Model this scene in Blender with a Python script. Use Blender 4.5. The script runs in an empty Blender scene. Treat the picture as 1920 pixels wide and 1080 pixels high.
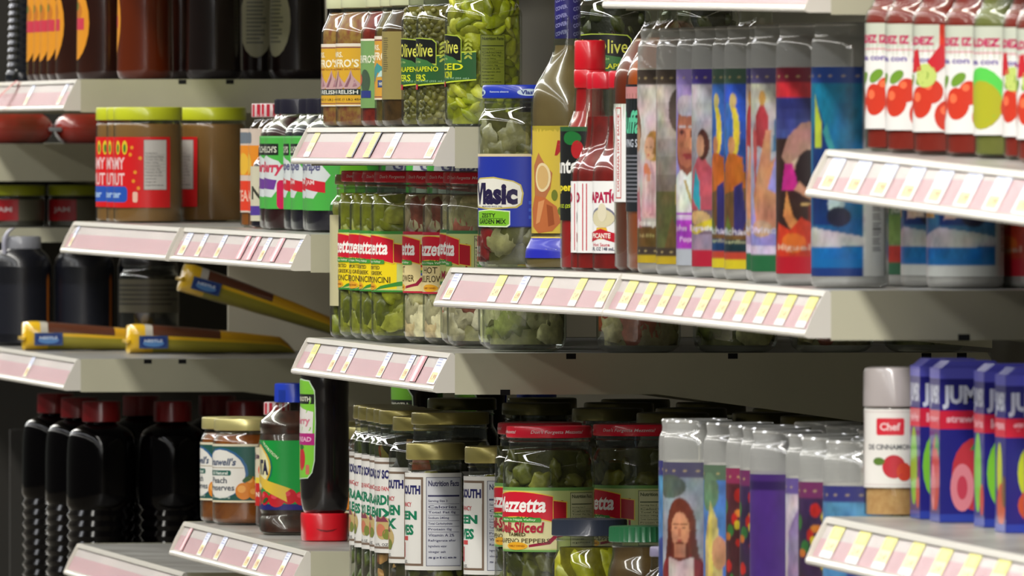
import bpy, bmesh, math, random
from math import sin, cos, pi, radians
from mathutils import Vector, Matrix
from mathutils.geometry import tessellate_polygon

# ------------------------------------------------------------------ camera, light
SC = bpy.context.scene
COL = SC.collection
UNIT = 1.219                    # one gondola section (4 ft)
TH = radians(6.97)              # angle between the line of sight and the aisle
FPX = 29270.0                   # focal length in pixels of the 1920 wide frame
Z0, X0, EYE = 17.96, -0.498, 1.30
FWD = Vector((-cos(TH), sin(TH), 0)); RGT = Vector((sin(TH), cos(TH), 0))
CAMPOS = -Z0 * FWD - X0 * RGT + Vector((0, 0, EYE))
cam = bpy.data.cameras.new('camera'); camo = bpy.data.objects.new('camera', cam); COL.objects.link(camo)
camo.matrix_world = Matrix(((RGT.x, 0, -FWD.x, CAMPOS.x), (RGT.y, 0, -FWD.y, CAMPOS.y), (0, 1, 0, CAMPOS.z), (0, 0, 0, 1)))
cam.sensor_width = 36; cam.lens = FPX / 1920 * 36
cam.shift_y = -(540 - 256) / 1920
cam.clip_end = 100; cam.clip_start = 0.5
cam.dof.use_dof = True; cam.dof.focus_distance = 14.6; cam.dof.aperture_fstop = 44
SC.camera = camo
W = bpy.data.worlds.new('world'); SC.world = W; W.use_nodes = True
W.node_tree.nodes['Background'].inputs[0].default_value = (0.93, 0.95, 0.84, 1)
W.node_tree.nodes['Background'].inputs[1].default_value = 0.07
SC.view_settings.view_transform = 'Standard'; SC.view_settings.look = 'None'
SC.view_settings.gamma = 1; SC.view_settings.use_curve_mapping = False
SC.view_settings.exposure = 0.0
SC.cycles.max_bounces = 10; SC.cycles.transparent_max_bounces = 24; SC.cycles.diffuse_bounces = 3
SC.cycles.sample_clamp_indirect = 4.0

def area(name, loc, sx, sy, power, color, rot=(0, 0, 0)):
    l = bpy.data.lights.new(name, 'AREA'); l.shape = 'RECTANGLE'; l.size = sx; l.size_y = sy
    l.energy = power; l.color = color
    o = bpy.data.objects.new(name, l); COL.objects.link(o); o.location = loc; o.rotation_euler = rot
    return o
# fluorescent tubes run along the aisle under the ceiling (first two rows); the other two are added fill
area('tube_fill_light', (2, -1.15, 3.20), 60, 0.22, 1120, (1.0, 0.97, 0.90))
area('tube_fill_light', (2, -2.5, 3.20), 60, 0.25, 560, (0.95, 0.96, 1.0))
area('tube_fill_light', (2, -4.0, 3.20), 60, 0.3, 620, (1.0, 0.98, 0.92))  # unseen third row, added to brighten the jars on the middle shelf

area('tube_fill_light', (9.0, -1.15, 3.16), 3.6, 0.22, 90, (1.0, 0.98, 0.96))  # unseen short lamp, added to brighten the rails at the right

# ------------------------------------------------------------------ projection helpers
def hor(s, d):                  # s in sections, d in metres from the shelf line
    Z = Z0 - s * UNIT * cos(TH) + d * sin(TH)
    return 960 + FPX * (X0 + s * UNIT * sin(TH) + d * cos(TH)) / Z
def kpx(s, d=0.0):              # pixels per metre there
    return FPX / (Z0 - s * UNIT * cos(TH) + d * sin(TH))
def s_at(u, d):                 # section coordinate of depth d along the sight line of column u
    q = (u - 960) / FPX
    return (q * (Z0 + d * sin(TH)) - X0 - d * cos(TH)) / (UNIT * (sin(TH) + q * cos(TH)))

# ------------------------------------------------------------------ colours, materials
def lin(c):
    out = []
    for v in c[:3]:
        v = v / 255.0
        out.append(v / 12.92 if v <= 0.04045 else ((v + 0.055) / 1.055) ** 2.4)
    return (out[0], out[1], out[2], 1.0)
MATS = {}
def _new(name):
    m = bpy.data.materials.new(name); m.use_nodes = True
    nt = m.node_tree; return m, nt, nt.nodes['Principled BSDF']
def mat(name, c, rough=0.5, metal=0.0, coat=0.0, noise=0.0, nscale=30, bump=0.0, bscale=60, c2=None, alpha=None):
    if name in MATS: return MATS[name]
    m, nt, b = _new(name)
    b.inputs['Base Color'].default_value = lin(c)
    b.inputs['Roughness'].default_value = rough; b.inputs['Metallic'].default_value = metal
    b.inputs['Coat Weight'].default_value = coat; b.inputs['Coat Roughness'].default_value = 0.08
    if name == 'black_bottle': b.inputs['Specular IOR Level'].default_value = .2
    if noise or c2 or bump:
        tc = nt.nodes.new('ShaderNodeTexCoord')
    if noise or c2:
        n = nt.nodes.new('ShaderNodeTexNoise'); n.inputs['Scale'].default_value = nscale; n.inputs['Detail'].default_value = 4
        nt.links.new(tc.outputs['Object'], n.inputs['Vector'])
        r = nt.nodes.new('ShaderNodeValToRGB'); r.color_ramp.elements[0].position = 0.35; r.color_ramp.elements[1].position = 0.65
        a = lin(c); z = lin(c2) if c2 else tuple(min(1, x * (1 - noise)) for x in a[:3]) + (1,)
        r.color_ramp.elements[0].color = z; r.color_ramp.elements[1].color = a
        nt.links.new(n.outputs['Fac'], r.inputs['Fac']); nt.links.new(r.outputs['Color'], b.inputs['Base Color'])
    if bump:
        n2 = nt.nodes.new('ShaderNodeTexNoise'); n2.inputs['Scale'].default_value = bscale; n2.inputs['Detail'].default_value = 3
        nt.links.new(tc.outputs['Object'], n2.inputs['Vector'])
        bp = nt.nodes.new('ShaderNodeBump'); bp.inputs['Strength'].default_value = bump; bp.inputs['Distance'].default_value = 0.002
        nt.links.new(n2.outputs['Fac'], bp.inputs['Height']); nt.links.new(bp.outputs['Normal'], b.inputs['Normal'])
    MATS[name] = m; return m
def mat_attr(name='printed_label', rough=0.35, coat=0.3):
    if name in MATS: return MATS[name]
    m, nt, b = _new(name)
    a = nt.nodes.new('ShaderNodeAttribute'); a.attribute_name = 'Col'
    nt.links.new(a.outputs['Color'], b.inputs['Base Color'])
    b.inputs['Roughness'].default_value = rough; b.inputs['Coat Weight'].default_value = coat
    b.inputs['Coat Roughness'].default_value = 0.12
    MATS[name] = m; return m
def glass(name='clear_glass', tint=(245, 248, 244), base=0.10, rough=0.03, reflect_fill=0.0):
    if name in MATS: return MATS[name]
    m = bpy.data.materials.new(name); m.use_nodes = True; nt = m.node_tree; nt.nodes.clear()
    out = nt.nodes.new('ShaderNodeOutputMaterial'); mx = nt.nodes.new('ShaderNodeMixShader')
    t = nt.nodes.new('ShaderNodeBsdfTransparent'); t.inputs[0].default_value = lin(tint)
    g = nt.nodes.new('ShaderNodeBsdfGlossy'); g.inputs['Roughness'].default_value = rough
    lw = nt.nodes.new('ShaderNodeLayerWeight'); lw.inputs['Blend'].default_value = 0.5
    p = nt.nodes.new('ShaderNodeMath'); p.operation = 'POWER'; p.inputs[1].default_value = 4.0
    ma = nt.nodes.new('ShaderNodeMath'); ma.operation = 'MULTIPLY_ADD'; ma.inputs[1].default_value = 0.8; ma.inputs[2].default_value = base
    nt.links.new(lw.outputs['Facing'], p.inputs[0]); nt.links.new(p.outputs[0], ma.inputs[0])
    nt.links.new(ma.outputs[0], mx.inputs[0]); nt.links.new(t.outputs[0], mx.inputs[1]); nt.links.new(g.outputs[0], mx.inputs[2])
    if reflect_fill:  # white diffuse share stands in for reflections between the glass surfaces
        df = nt.nodes.new('ShaderNodeBsdfDiffuse'); df.inputs[0].default_value = (.8, .8, .77, 1); m2 = nt.nodes.new('ShaderNodeMixShader'); m2.inputs[0].default_value = reflect_fill
        nt.links.new(mx.outputs[0], m2.inputs[1]); nt.links.new(df.outputs[0], m2.inputs[2]); nt.links.new(m2.outputs[0], out.inputs[0])
    else: nt.links.new(mx.outputs[0], out.inputs[0])
    MATS[name] = m; return m

# ------------------------------------------------------------------ mesh helpers
def link_bm(name, bm, m, parent=None, smooth=True, angle=35):
    me = bpy.data.meshes.new(name); bm.to_mesh(me); bm.free()
    for x in (m if isinstance(m, (list, tuple)) else [m]): me.materials.append(x)
    if smooth and len(me.polygons):
        me.polygons.foreach_set('use_smooth', [True] * len(me.polygons))
        me.set_sharp_from_angle(angle=radians(angle))
    o = bpy.data.objects.new(name, me); COL.objects.link(o)
    if parent: o.parent = parent
    return o
def bm_box(bm, lo, hi, bevel=0.0):
    vs = [bm.verts.new((x, y, z)) for x in (lo[0], hi[0]) for y in (lo[1], hi[1]) for z in (lo[2], hi[2])]
    fs = [(0, 1, 3, 2), (4, 6, 7, 5), (0, 4, 5, 1), (2, 3, 7, 6), (0, 2, 6, 4), (1, 5, 7, 3)]
    faces = [bm.faces.new([vs[i] for i in f]) for f in fs]
    if bevel:
        es = set(e for f in faces for e in f.edges)
        bmesh.ops.bevel(bm, geom=list(es), offset=bevel, segments=2, affect='EDGES', profile=0.5)
def bm_prism(bm, pts, x0, x1, bevel=0.0):
    """pts: (y, z) outline extruded from x0 to x1"""
    a = [bm.verts.new((x0, p[0], p[1])) for p in pts]; b = [bm.verts.new((x1, p[0], p[1])) for p in pts]
    n = len(pts); fs = [bm.faces.new(a), bm.faces.new(b[::-1])]
    for i in range(n): fs.append(bm.faces.new((a[i], b[i], b[(i + 1) % n], a[(i + 1) % n])))
    bmesh.ops.recalc_face_normals(bm, faces=fs)
    if bevel:
        bmesh.ops.bevel(bm, geom=list(set(e for f in fs[:2] for e in f.edges)), offset=bevel, segments=2, affect='EDGES', profile=0.5)
def box_obj(name, lo, hi, m, parent=None, bevel=0.0, kind=None):
    bm = bmesh.new(); bm_box(bm, lo, hi, bevel); o = link_bm(name, bm, m, parent)
    if kind: o['kind'] = kind
    return o
def thing(name, label, cat, group=None, loc=(0, 0, 0), rz=0.0):
    o = bpy.data.objects.new(name, None); COL.objects.link(o); o.location = loc; o.rotation_euler = (0, 0, rz)
    o.empty_display_size = 0.02
    o['label'] = label; o['category'] = cat
    if group: o['group'] = group
    return o

class Shape:
    """cross-section of a container: superellipse of exponent n, depth scale ay; profile in mm"""
    def __init__(s, prof, n=2.0, ay=1.0):
        s.prof = prof; s.n = n; s.ay = ay
        s.tab = None
    def f(s, a):
        if s.n == 2.0: return 1.0
        return 1.0 / (abs(cos(a)) ** s.n + abs(sin(a)) ** s.n) ** (1.0 / s.n)
    def r(s, z):
        p = s.prof
        if z <= p[0][0]: return p[0][1]
        for i in range(len(p) - 1):
            if p[i][0] <= z <= p[i + 1][0] and p[i + 1][0] > p[i][0]:
                t = (z - p[i][0]) / (p[i + 1][0] - p[i][0]); return p[i][1] + t * (p[i + 1][1] - p[i][1])
        return p[-1][1]
    def xy(s, a, r):            # a = 0 faces the aisle (-Y), positive towards +X
        q = r * s.f(a)
        return q * sin(a), -q * cos(a) * s.ay
    def ang(s, x, R):           # arc length (mm) -> angle
        if s.n == 2.0 and s.ay == 1.0: return x / R
        if s.tab is None or s.tab[0] != R:
            acc = [0.0]; N = 720; px, py = s.xy(0, R)
            for i in range(1, N + 1):
                qx, qy = s.xy(2 * pi * i / N, R); acc.append(acc[-1] + math.hypot(qx - px, qy - py)); px, py = qx, qy
            s.tab = (R, acc)
        acc = s.tab[1]; per = acc[-1]; x2 = x % per; base = math.floor(x / per) * 2 * pi
        lo, hi = 0, len(acc) - 1
        while hi - lo > 1:
            m = (lo + hi) // 2
            if acc[m] <= x2: lo = m
            else: hi = m
        t = (x2 - acc[lo]) / max(1e-9, acc[hi] - acc[lo])
        return base + 2 * pi * (lo + t) / (len(acc) - 1)
def smooth_prof(pts, k=3):
    """rounds a coarse (z, r) profile by corner cutting, keeping the ends"""
    for _ in range(k):
        out = [pts[0]]
        for i in range(len(pts) - 1):
            a, b = pts[i], pts[i + 1]
            out.append((a[0] * .75 + b[0] * .25, a[1] * .75 + b[1] * .25)); out.append((a[0] * .25 + b[0] * .75, a[1] * .25 + b[1] * .75))
        out.append(pts[-1]); pts = out
    return pts
def lathe(bm, sh, prof=None, seg=48, cap=True, inset=0.0, center=(0, 0)):
    prof = prof or sh.prof; rings = []
    for z, r in prof:
        r = max(0.05, r - inset); ring = []
        for i in range(seg):
            x, y = sh.xy(2 * pi * i / seg, r); ring.append(bm.verts.new(((x + center[0]) / 1000, (y + center[1]) / 1000, z / 1000)))
        rings.append(ring)
    for a, b in zip(rings, rings[1:]):
        for i in range(seg): bm.faces.new((a[i], a[(i + 1) % seg], b[(i + 1) % seg], b[i]))
    if cap:
        bm.faces.new(rings[0][::-1]); bm.faces.new(rings[-1])
def lathe_obj(name, prof, m, parent, seg=48, n=2.0, ay=1.0, inset=0.0, cap=True, angle=40):
    bm = bmesh.new(); lathe(bm, Shape(prof, n, ay), seg=seg, inset=inset, cap=cap)
    return link_bm(name, bm, m, parent, angle=angle)

# ------------------------------------------------------------------ printed artwork (vector shapes laid on a surface)
_txt = {}
def text_mesh(s, bold):
    key = (s, bold)
    if key not in _txt:
        cu = bpy.data.curves.new('t', 'FONT'); cu.body = s; cu.offset = bold; cu.resolution_u = 2; cu.size = 1
        ob = bpy.data.objects.new('t', cu)
        me = bpy.data.meshes.new_from_object(ob)
        vs = [(v.co.x, v.co.y) for v in me.vertices]; fs = [tuple(p.vertices) for p in me.polygons]
        bpy.data.objects.remove(ob); bpy.data.curves.remove(cu); bpy.data.meshes.remove(me)
        xs = [v[0] for v in vs] or [0]; ys = [v[1] for v in vs] or [0]
        x0, x1, y0, y1 = min(xs), max(xs), min(ys), max(ys)
        vs = [((v[0] - x0) / max(1e-6, x1 - x0) - .5, (v[1] - y0) / max(1e-6, y1 - y0) - .5) for v in vs]
        _txt[key] = (vs, fs)
    return _txt[key]
class Art:
    def __init__(s, w, h, base=None):
        s.w, s.h = w, h; s.items = []
        if base: s.rect(-w / 2, 0, w / 2, h, base)
    def _add(s, vs, fs, c):
        xs = [v[0] for v in vs]; ys = [v[1] for v in vs]; bb = (min(xs), min(ys), max(xs), max(ys)); L = 0
        for it in s.items:
            q = it[3]
            if q[0] < bb[2] and q[2] > bb[0] and q[1] < bb[3] and q[3] > bb[1]: L = max(L, it[4] + 1)
        s.items.append((vs, fs, lin(c), bb, L))
    def poly(s, pts, c):
        pts = [(min(s.w / 2, max(-s.w / 2, p[0])), min(s.h, max(0, p[1]))) for p in pts]
        tris = tessellate_polygon([[Vector((p[0], p[1], 0)) for p in pts]])
        fs = []
        for t in tris:
            a, b, d = [pts[i] for i in t]
            ar = (b[0] - a[0]) * (d[1] - a[1]) - (d[0] - a[0]) * (b[1] - a[1])
            if abs(ar) > 1e-7: fs.append(tuple(t) if ar > 0 else (t[0], t[2], t[1]))
        if fs: s._add(pts, fs, c)
    def rect(s, x0, y0, x1, y1, c): s.poly([(x0, y0), (x1, y0), (x1, y1), (x0, y1)], c)
    def ell(s, cx, cy, rx, ry, c, n=20, rot=0.0):
        s.poly([(cx + rx * cos(2 * pi * i / n) * cos(rot) - ry * sin(2 * pi * i / n) * sin(rot),
                 cy + rx * cos(2 * pi * i / n) * sin(rot) + ry * sin(2 * pi * i / n) * cos(rot)) for i in range(n)], c)
    def frame(s, x0, y0, x1, y1, t, c):
        s.rect(x0, y0, x1, y0 + t, c); s.rect(x0, y1 - t, x1, y1, c); s.rect(x0, y0 + t, x0 + t, y1 - t, c); s.rect(x1 - t, y0 + t, x1, y1 - t, c)
    def rrect(s, x0, y0, x1, y1, r, c):
        P = []
        for (cx, cy, a0) in ((x1 - r, y1 - r, 0), (x0 + r, y1 - r, pi / 2), (x0 + r, y0 + r, pi), (x1 - r, y0 + r, 1.5 * pi)):
            for i in range(5): P.append((cx + r * cos(a0 + i * pi / 8), cy + r * sin(a0 + i * pi / 8)))
        s.poly(P, c)
    def grad(s, x0, y0, x1, y1, c0, c1, n=8):
        for i in range(n):
            t = i / (n - 1); s.rect(x0, y0 + (y1 - y0) * i / n, x1, y0 + (y1 - y0) * (i + 1) / n, [a + (b - a) * t for a, b in zip(c0, c1)])
    def text(s, t, cx, cy, w, h, c, bold=0.02, shear=0.0, rot=0.0):
        vs, fs = text_mesh(t, bold)
        if not vs: return
        out = []
        for x, y in vs:
            X = x * w + y * h * shear; Y = y * h
            out.append((cx + X * cos(rot) - Y * sin(rot), cy + X * sin(rot) + Y * cos(rot)))
        s._add(out, fs, c)
    def lines(s, x0, y0, x1, y1, n, c, seed=1, fill=0.45):
        r = random.Random(seed); dy = (y1 - y0) / n
        for i in range(n):
            xe = x1 - (x1 - x0) * r.random() * .3; s.rect(x0, y1 - dy * (i + fill), xe, y1 - dy * i, c)
    def build(s, sh, z0, name='label', parent=None, off=0.25, step=5.0, zsplit=False, m=None, R=None, rot=0.0, flat=None):
        bm = bmesh.new(); cl = bm.faces.layers.float_color.new('tmp') if False else None
        groups = []
        for vs, fs, c, bb, L in s.items:
            bv = [bm.verts.new((v[0], v[1], L)) for v in vs]
            for f in fs:
                try: q = bm.faces.new([bv[i] for i in f]); q.material_index = 0; groups.append((q, c))
                except ValueError: pass
        lay = bm.loops.layers.float_color.new('Col')
        for q, c in groups:
            for l in q.loops: l[lay] = c
        if flat is None:
            x = -s.w / 2 + step
            while x < s.w / 2:
                bmesh.ops.bisect_plane(bm, geom=bm.verts[:] + bm.edges[:] + bm.faces[:], plane_co=(x, 0, 0), plane_no=(1, 0, 0), dist=1e-5); x += step
            if zsplit:
                y = 3.0
                while y < s.h:
                    bmesh.ops.bisect_plane(bm, geom=bm.verts[:] + bm.edges[:] + bm.faces[:], plane_co=(0, y, 0), plane_no=(0, 1, 0), dist=1e-5); y += 3.0
            R = R or sh.r(z0 + s.h / 2)
            for v in bm.verts:
                a = sh.ang(v.co.x, R) + rot; z = z0 + v.co.y; r = (sh.r(z) if zsplit else R) + off + 0.07 * v.co.z
                px, py = sh.xy(a, r); v.co = (px / 1000, py / 1000, z / 1000)
        else:
            for v in bm.verts: v.co = flat(v.co.x, v.co.y, off + 0.07 * v.co.z)
        return link_bm(name, bm, m or mat_attr(), parent, smooth=flat is None, angle=60)

def build_painted(A, sh, z0, name, parent, off=.25, res=1.0, R=None, rot=0.0, seed=1, grain=.5, blur=1):
    """lays the artwork down like a soft printed painting: colours on a fine grid of the label"""
    import numpy as np
    nx = int(A.w / res) + 1; ny = int(A.h / res) + 1
    X = np.linspace(-A.w / 2, A.w / 2, nx); Y = np.linspace(0, A.h, ny)
    img = np.ones((ny, nx, 3)) * .6
    for vs, fs, c, bb, L in A.items:
        c = np.array(c[:3])
        m = np.zeros((ny, nx), bool)
        for f in fs:
            for k in range(1, len(f) - 1):
                a, b, d = vs[f[0]], vs[f[k]], vs[f[k + 1]]
                x0, x1 = min(a[0], b[0], d[0]), max(a[0], b[0], d[0]); y0, y1 = min(a[1], b[1], d[1]), max(a[1], b[1], d[1])
                i0, i1 = np.searchsorted(X, [x0 - 1e-6, x1 + 1e-6]); j0, j1 = np.searchsorted(Y, [y0 - 1e-6, y1 + 1e-6])
                if i0 >= i1 or j0 >= j1: continue
                gx, gy = np.meshgrid(X[i0:i1], Y[j0:j1])
                def e(p, q): return (q[0] - p[0]) * (gy - p[1]) - (q[1] - p[1]) * (gx - p[0])
                e1, e2, e3 = e(a, b), e(b, d), e(d, a)
                m[j0:j1, i0:i1] |= ((e1 >= -1e-9) & (e2 >= -1e-9) & (e3 >= -1e-9)) | ((e1 <= 1e-9) & (e2 <= 1e-9) & (e3 <= 1e-9))
        img[m] = c
    g = np.random.RandomState(seed)
    def vnoise(cell, cy=None):
        cy = cy or cell; n = g.rand(int(A.h / cy) + 3, int(A.w / cell) + 3)
        yy = Y / cy; xx = (X + A.w / 2) / cell; yi = yy.astype(int); xi = xx.astype(int); fy = (yy - yi)[:, None]; fx = (xx - xi)[None, :]
        fx = fx * fx * (3 - 2 * fx); fy = fy * fy * (3 - 2 * fy)
        return (n[yi][:, xi] * (1 - fy) * (1 - fx) + n[yi][:, xi + 1] * (1 - fy) * fx + n[yi + 1][:, xi] * fy * (1 - fx) + n[yi + 1][:, xi + 1] * fy * fx)
    for _ in range(blur):
        p = np.pad(img, ((1, 1), (1, 1), (0, 0)), 'edge')
        img = (p[1:-1, 1:-1] * 2 + p[:-2, 1:-1] + p[2:, 1:-1] + p[1:-1, :-2] + p[1:-1, 2:]) / 6
    n = .4 * vnoise(14) + .35 * vnoise(5, 9) + .25 * vnoise(2.4, 4)
    inner = (np.abs(X)[None, :] < 39.5) & (Y[:, None] > 13.5) & (Y[:, None] < 149.5)
    f = 1 + grain * 2.0 * (n - .5); f = np.where(inner, f, 1 + (f - 1) * .15)
    img = img * f[:, :, None]
    tint = 1 + grain * .5 * (np.stack([vnoise(9), vnoise(11), vnoise(10)], 2) - .5); img = np.clip(np.where(inner[:, :, None], img * tint, img) * .72, 0, 1)
    R = R or sh.r(z0 + A.h / 2); co = np.zeros((ny, nx, 3))
    a = X / R + rot; co[:, :, 0] = ((R + off) * np.sin(a))[None, :] / 1000; co[:, :, 1] = -((R + off) * np.cos(a))[None, :] / 1000; co[:, :, 2] = ((z0 + Y) / 1000)[:, None]
    idx = np.arange(nx * ny).reshape(ny, nx)
    q = np.stack([idx[:-1, :-1], idx[:-1, 1:], idx[1:, 1:], idx[1:, :-1]], -1).reshape(-1, 4)
    me = bpy.data.meshes.new(name); me.from_pydata(co.reshape(-1, 3).tolist(), [], q.tolist())
    at = me.color_attributes.new('Col', 'FLOAT_COLOR', 'POINT'); at.data.foreach_set('color', np.concatenate([img.reshape(-1, 3), np.ones((nx * ny, 1))], 1).ravel())
    me.polygons.foreach_set('use_smooth', [True] * len(me.polygons)); me.materials.append(mat_attr())
    o = bpy.data.objects.new(name, me); COL.objects.link(o); o.parent = parent
    return o

# ------------------------------------------------------------------ jar contents
from mathutils import noise as NZ
def wet(rough=.25):
    if 'wet_pieces' in MATS: return MATS['wet_pieces']
    m, nt, b = _new('wet_pieces')
    a = nt.nodes.new('ShaderNodeAttribute'); a.attribute_name = 'Col'; tc = nt.nodes.new('ShaderNodeTexCoord')
    n = nt.nodes.new('ShaderNodeTexNoise'); n.inputs['Scale'].default_value = 110; n.inputs['Detail'].default_value = 5; nt.links.new(tc.outputs['Object'], n.inputs['Vector'])
    r = nt.nodes.new('ShaderNodeMapRange'); r.inputs['From Min'].default_value = .3; r.inputs['From Max'].default_value = .7; r.inputs['To Min'].default_value = .62; r.inputs['To Max'].default_value = 1.15
    nt.links.new(n.outputs['Fac'], r.inputs['Value'])
    mx = nt.nodes.new('ShaderNodeVectorMath'); mx.operation = 'SCALE'; nt.links.new(a.outputs['Color'], mx.inputs[0]); nt.links.new(r.outputs[0], mx.inputs['Scale'])
    nt.links.new(mx.outputs[0], b.inputs['Base Color'])
    bp = nt.nodes.new('ShaderNodeBump'); bp.inputs['Strength'].default_value = .5; bp.inputs['Distance'].default_value = .002; nt.links.new(n.outputs['Fac'], bp.inputs['Height']); nt.links.new(bp.outputs['Normal'], b.inputs['Normal'])
    b.inputs['Roughness'].default_value = .35; b.inputs['Subsurface Weight'].default_value = .0
    MATS['wet_pieces'] = m; return m
def chunks(name, parent, R, z0, z1, n, size, cols, seed=1, squash=(1, 1, 1), core=(60, 60, 20), rough=0.25, jitter=0.35, subd=2, dens=0.86, lump=.22, sh=None):
    """pickled pieces pressed against the inside of the glass; one mesh"""
    rnd = random.Random(seed); bm = bmesh.new(); lay = bm.loops.layers.float_color.new('Col')
    def paint(fs, c):
        for f in fs:
            for l in f.loops: l[lay] = c
    before = set(bm.faces)
    lathe(bm, Shape([(z0, R * dens), (z1, R * dens)]), seg=24); paint(bm.faces, lin(core))
    for i in range(n):
        a = (i * 2.399963) % (2 * pi); z = z0 + size * .6 + (z1 - z0 - size * 1.2) * ((i + .5) / n); z += rnd.uniform(-1, 1) * size * .25
        sz = size * rnd.uniform(1 - jitter, 1 + jitter * .6); rr = R - sz * rnd.uniform(.55, .9)
        c = cols[rnd.randrange(len(cols))]; v = rnd.uniform(.8, 1.12); c = lin([min(255, x * v) for x in c])
        r = bmesh.ops.create_icosphere(bm, subdivisions=subd, radius=1.0)
        rot = Matrix.Rotation(rnd.uniform(0, pi), 3, 'X') @ Matrix.Rotation(rnd.uniform(0, pi), 3, 'Z')
        ph = rnd.uniform(0, 9)
        for w in r['verts']:
            p = w.co.copy(); p *= 1 + lump * 1.6 * NZ.noise(p * 1.7 + Vector((ph, 0, 0))) + lump * NZ.noise(p * 4.5 + Vector((0, ph, 0)))
            p = rot @ Vector((p.x * squash[0], p.y * squash[1], p.z * squash[2])) * sz
            x = rr * sin(a) + p.x; y = -rr * cos(a) + p.y; zz = min(z1, max(z0, z + p.z)); q = math.hypot(x, y)
            if q > R: x *= R / q; y *= R / q
            w.co = (x / 1000, y / 1000, zz / 1000)
        paint(set(f for w in r['verts'] for f in w.link_faces), c)
    o = link_bm(name, bm, wet(), parent, angle=80)
    return o

# ------------------------------------------------------------------ copying and placing
def kids(o): return [c for c in o.children]
def dup(root):
    r = root.copy(); COL.objects.link(r)
    for ch in kids(root):
        c = ch.copy(); COL.objects.link(c); c.parent = r
        for g in kids(ch):
            d = g.copy(); COL.objects.link(d); d.parent = c
    return r
USED = set()
PLACED = []
def clear(x, y, z, R): return all(abs(z - q[2]) > .03 or math.hypot(x - q[0], y - q[1]) > (R + q[3]) / 1000 + .0006 for q in PLACED)
def put(proto, R, u, df, h, label, group=None, rot=0.0, s=None):
    """stand a product: left silhouette at column u, front df metres behind the shelf line, R radius mm"""
    o = proto if proto.name not in USED else dup(proto); USED.add(proto.name); USED.add(o.name)
    def H(s): return h(s) if callable(h) else h
    if s is None:
        best = None
        for k in range(120):            # slide along the line of sight until it touches nothing
            for dd in (df - .0005 * k, df + .0005 * k):
                if dd < .002: continue
                ss = s_at(u, dd)
                if clear(ss * UNIT, dd + R / 1000, H(ss), R): best = (ss, dd); break
            if best: break
        if not best: print('CROWDED', label); best = (s_at(u, df), df)
        s, df = best
    else:
        d0 = df
        while not clear(s * UNIT, df + R / 1000, H(s), R) and df < .44: df += .002
    PLACED.append((s * UNIT, df + R / 1000, H(s), R))
    o.location = (s * UNIT, df + R / 1000, EYE + H(s)); o.rotation_euler = (0, 0, radians(rot))
    o['label'] = label
    if group: o['group'] = group
    elif 'group' in o.keys(): del o['group']
    return o

# ------------------------------------------------------------------ setting
DECK_D = 0.50                   # shelf depth
BACK = 0.545
ceil_m = mat('ceiling_paint', (190, 186, 176), 0.8)
wall_m = mat('painted_back_panel', (186, 180, 160), 0.6, noise=0.06, nscale=4)
fl = mat('floor_tile', (120, 114, 102), 0.3, noise=0.12, nscale=2)
box_obj('floor', (-30.0, -5.2, -0.05), (32, BACK + .4, 0.0), fl, kind='structure')
box_obj('wall_back', (-14.0, BACK, 0.0), (7.6, BACK + 0.03, 2.1), wall_m, kind='structure')
box_obj('ceiling', (-30, -5.2, 3.3), (32, BACK + .4, 3.36), ceil_m, kind='structure')
box_obj('light_block_panel', (6.02 * UNIT, 0.03, 0), (6.02 * UNIT + .03, BACK, 2.1), wall_m, kind='structure')  # unseen panel added to block light from the near end
shade_m = mat('shade_panel', (34, 32, 27), 0.7)  # near-black colour stands in for deep shade among the far shelves
box_obj('shade_sheet_far', (-2.0 * UNIT - .04, 0.03, 0), (-2.0 * UNIT - .01, BACK, 2.1), shade_m, kind='structure')  # dark sheet added where the far shelves lie in shade
box_obj('shade_sheet_1', (-1.0 * UNIT - .012, 0.03, 0), (-1.0 * UNIT - .004, BACK, EYE - .36), shade_m, kind='structure')  # lower dark sheet, likewise added in place of shade
steel = mat('cream_shelf_steel', (190, 187, 162), 0.38, noise=0.10, nscale=9, bump=0.03, bscale=300)
cream = mat('cream_rail_plastic', (214, 210, 200), 0.32)
slotm = mat('dark_slot', (10, 10, 12), 0.9)
deckm = mat('grey_shelf_deck', (150, 150, 146), 0.35, c2=(120, 118, 114), nscale=14)
def strip_mat():
    m, nt, b = _new('pink_tag_strip')
    tc = nt.nodes.new('ShaderNodeTexCoord'); sp = nt.nodes.new('ShaderNodeSeparateXYZ')
    nt.links.new(tc.outputs['Generated'], sp.inputs[0])
    r = nt.nodes.new('ShaderNodeValToRGB'); r.color_ramp.interpolation = 'CONSTANT'
    e = r.color_ramp.elements; e[0].position = 0; e[0].color = lin((240, 206, 210)); e[1].position = 0.62; e[1].color = lin((244, 236, 232))
    nt.links.new(sp.outputs['Z'], r.inputs['Fac']); nt.links.new(r.outputs['Color'], b.inputs['Base Color'])
    b.inputs['Roughness'].default_value = 0.5; b.inputs['Specular IOR Level'].default_value = 0.2; b.inputs['Coat Weight'].default_value = 0.12; b.inputs['Coat Roughness'].default_value = 0.16
    return m
stripm = strip_mat()
tagm = mat_attr('price_tag_paper', 0.6, 0.08)

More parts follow.
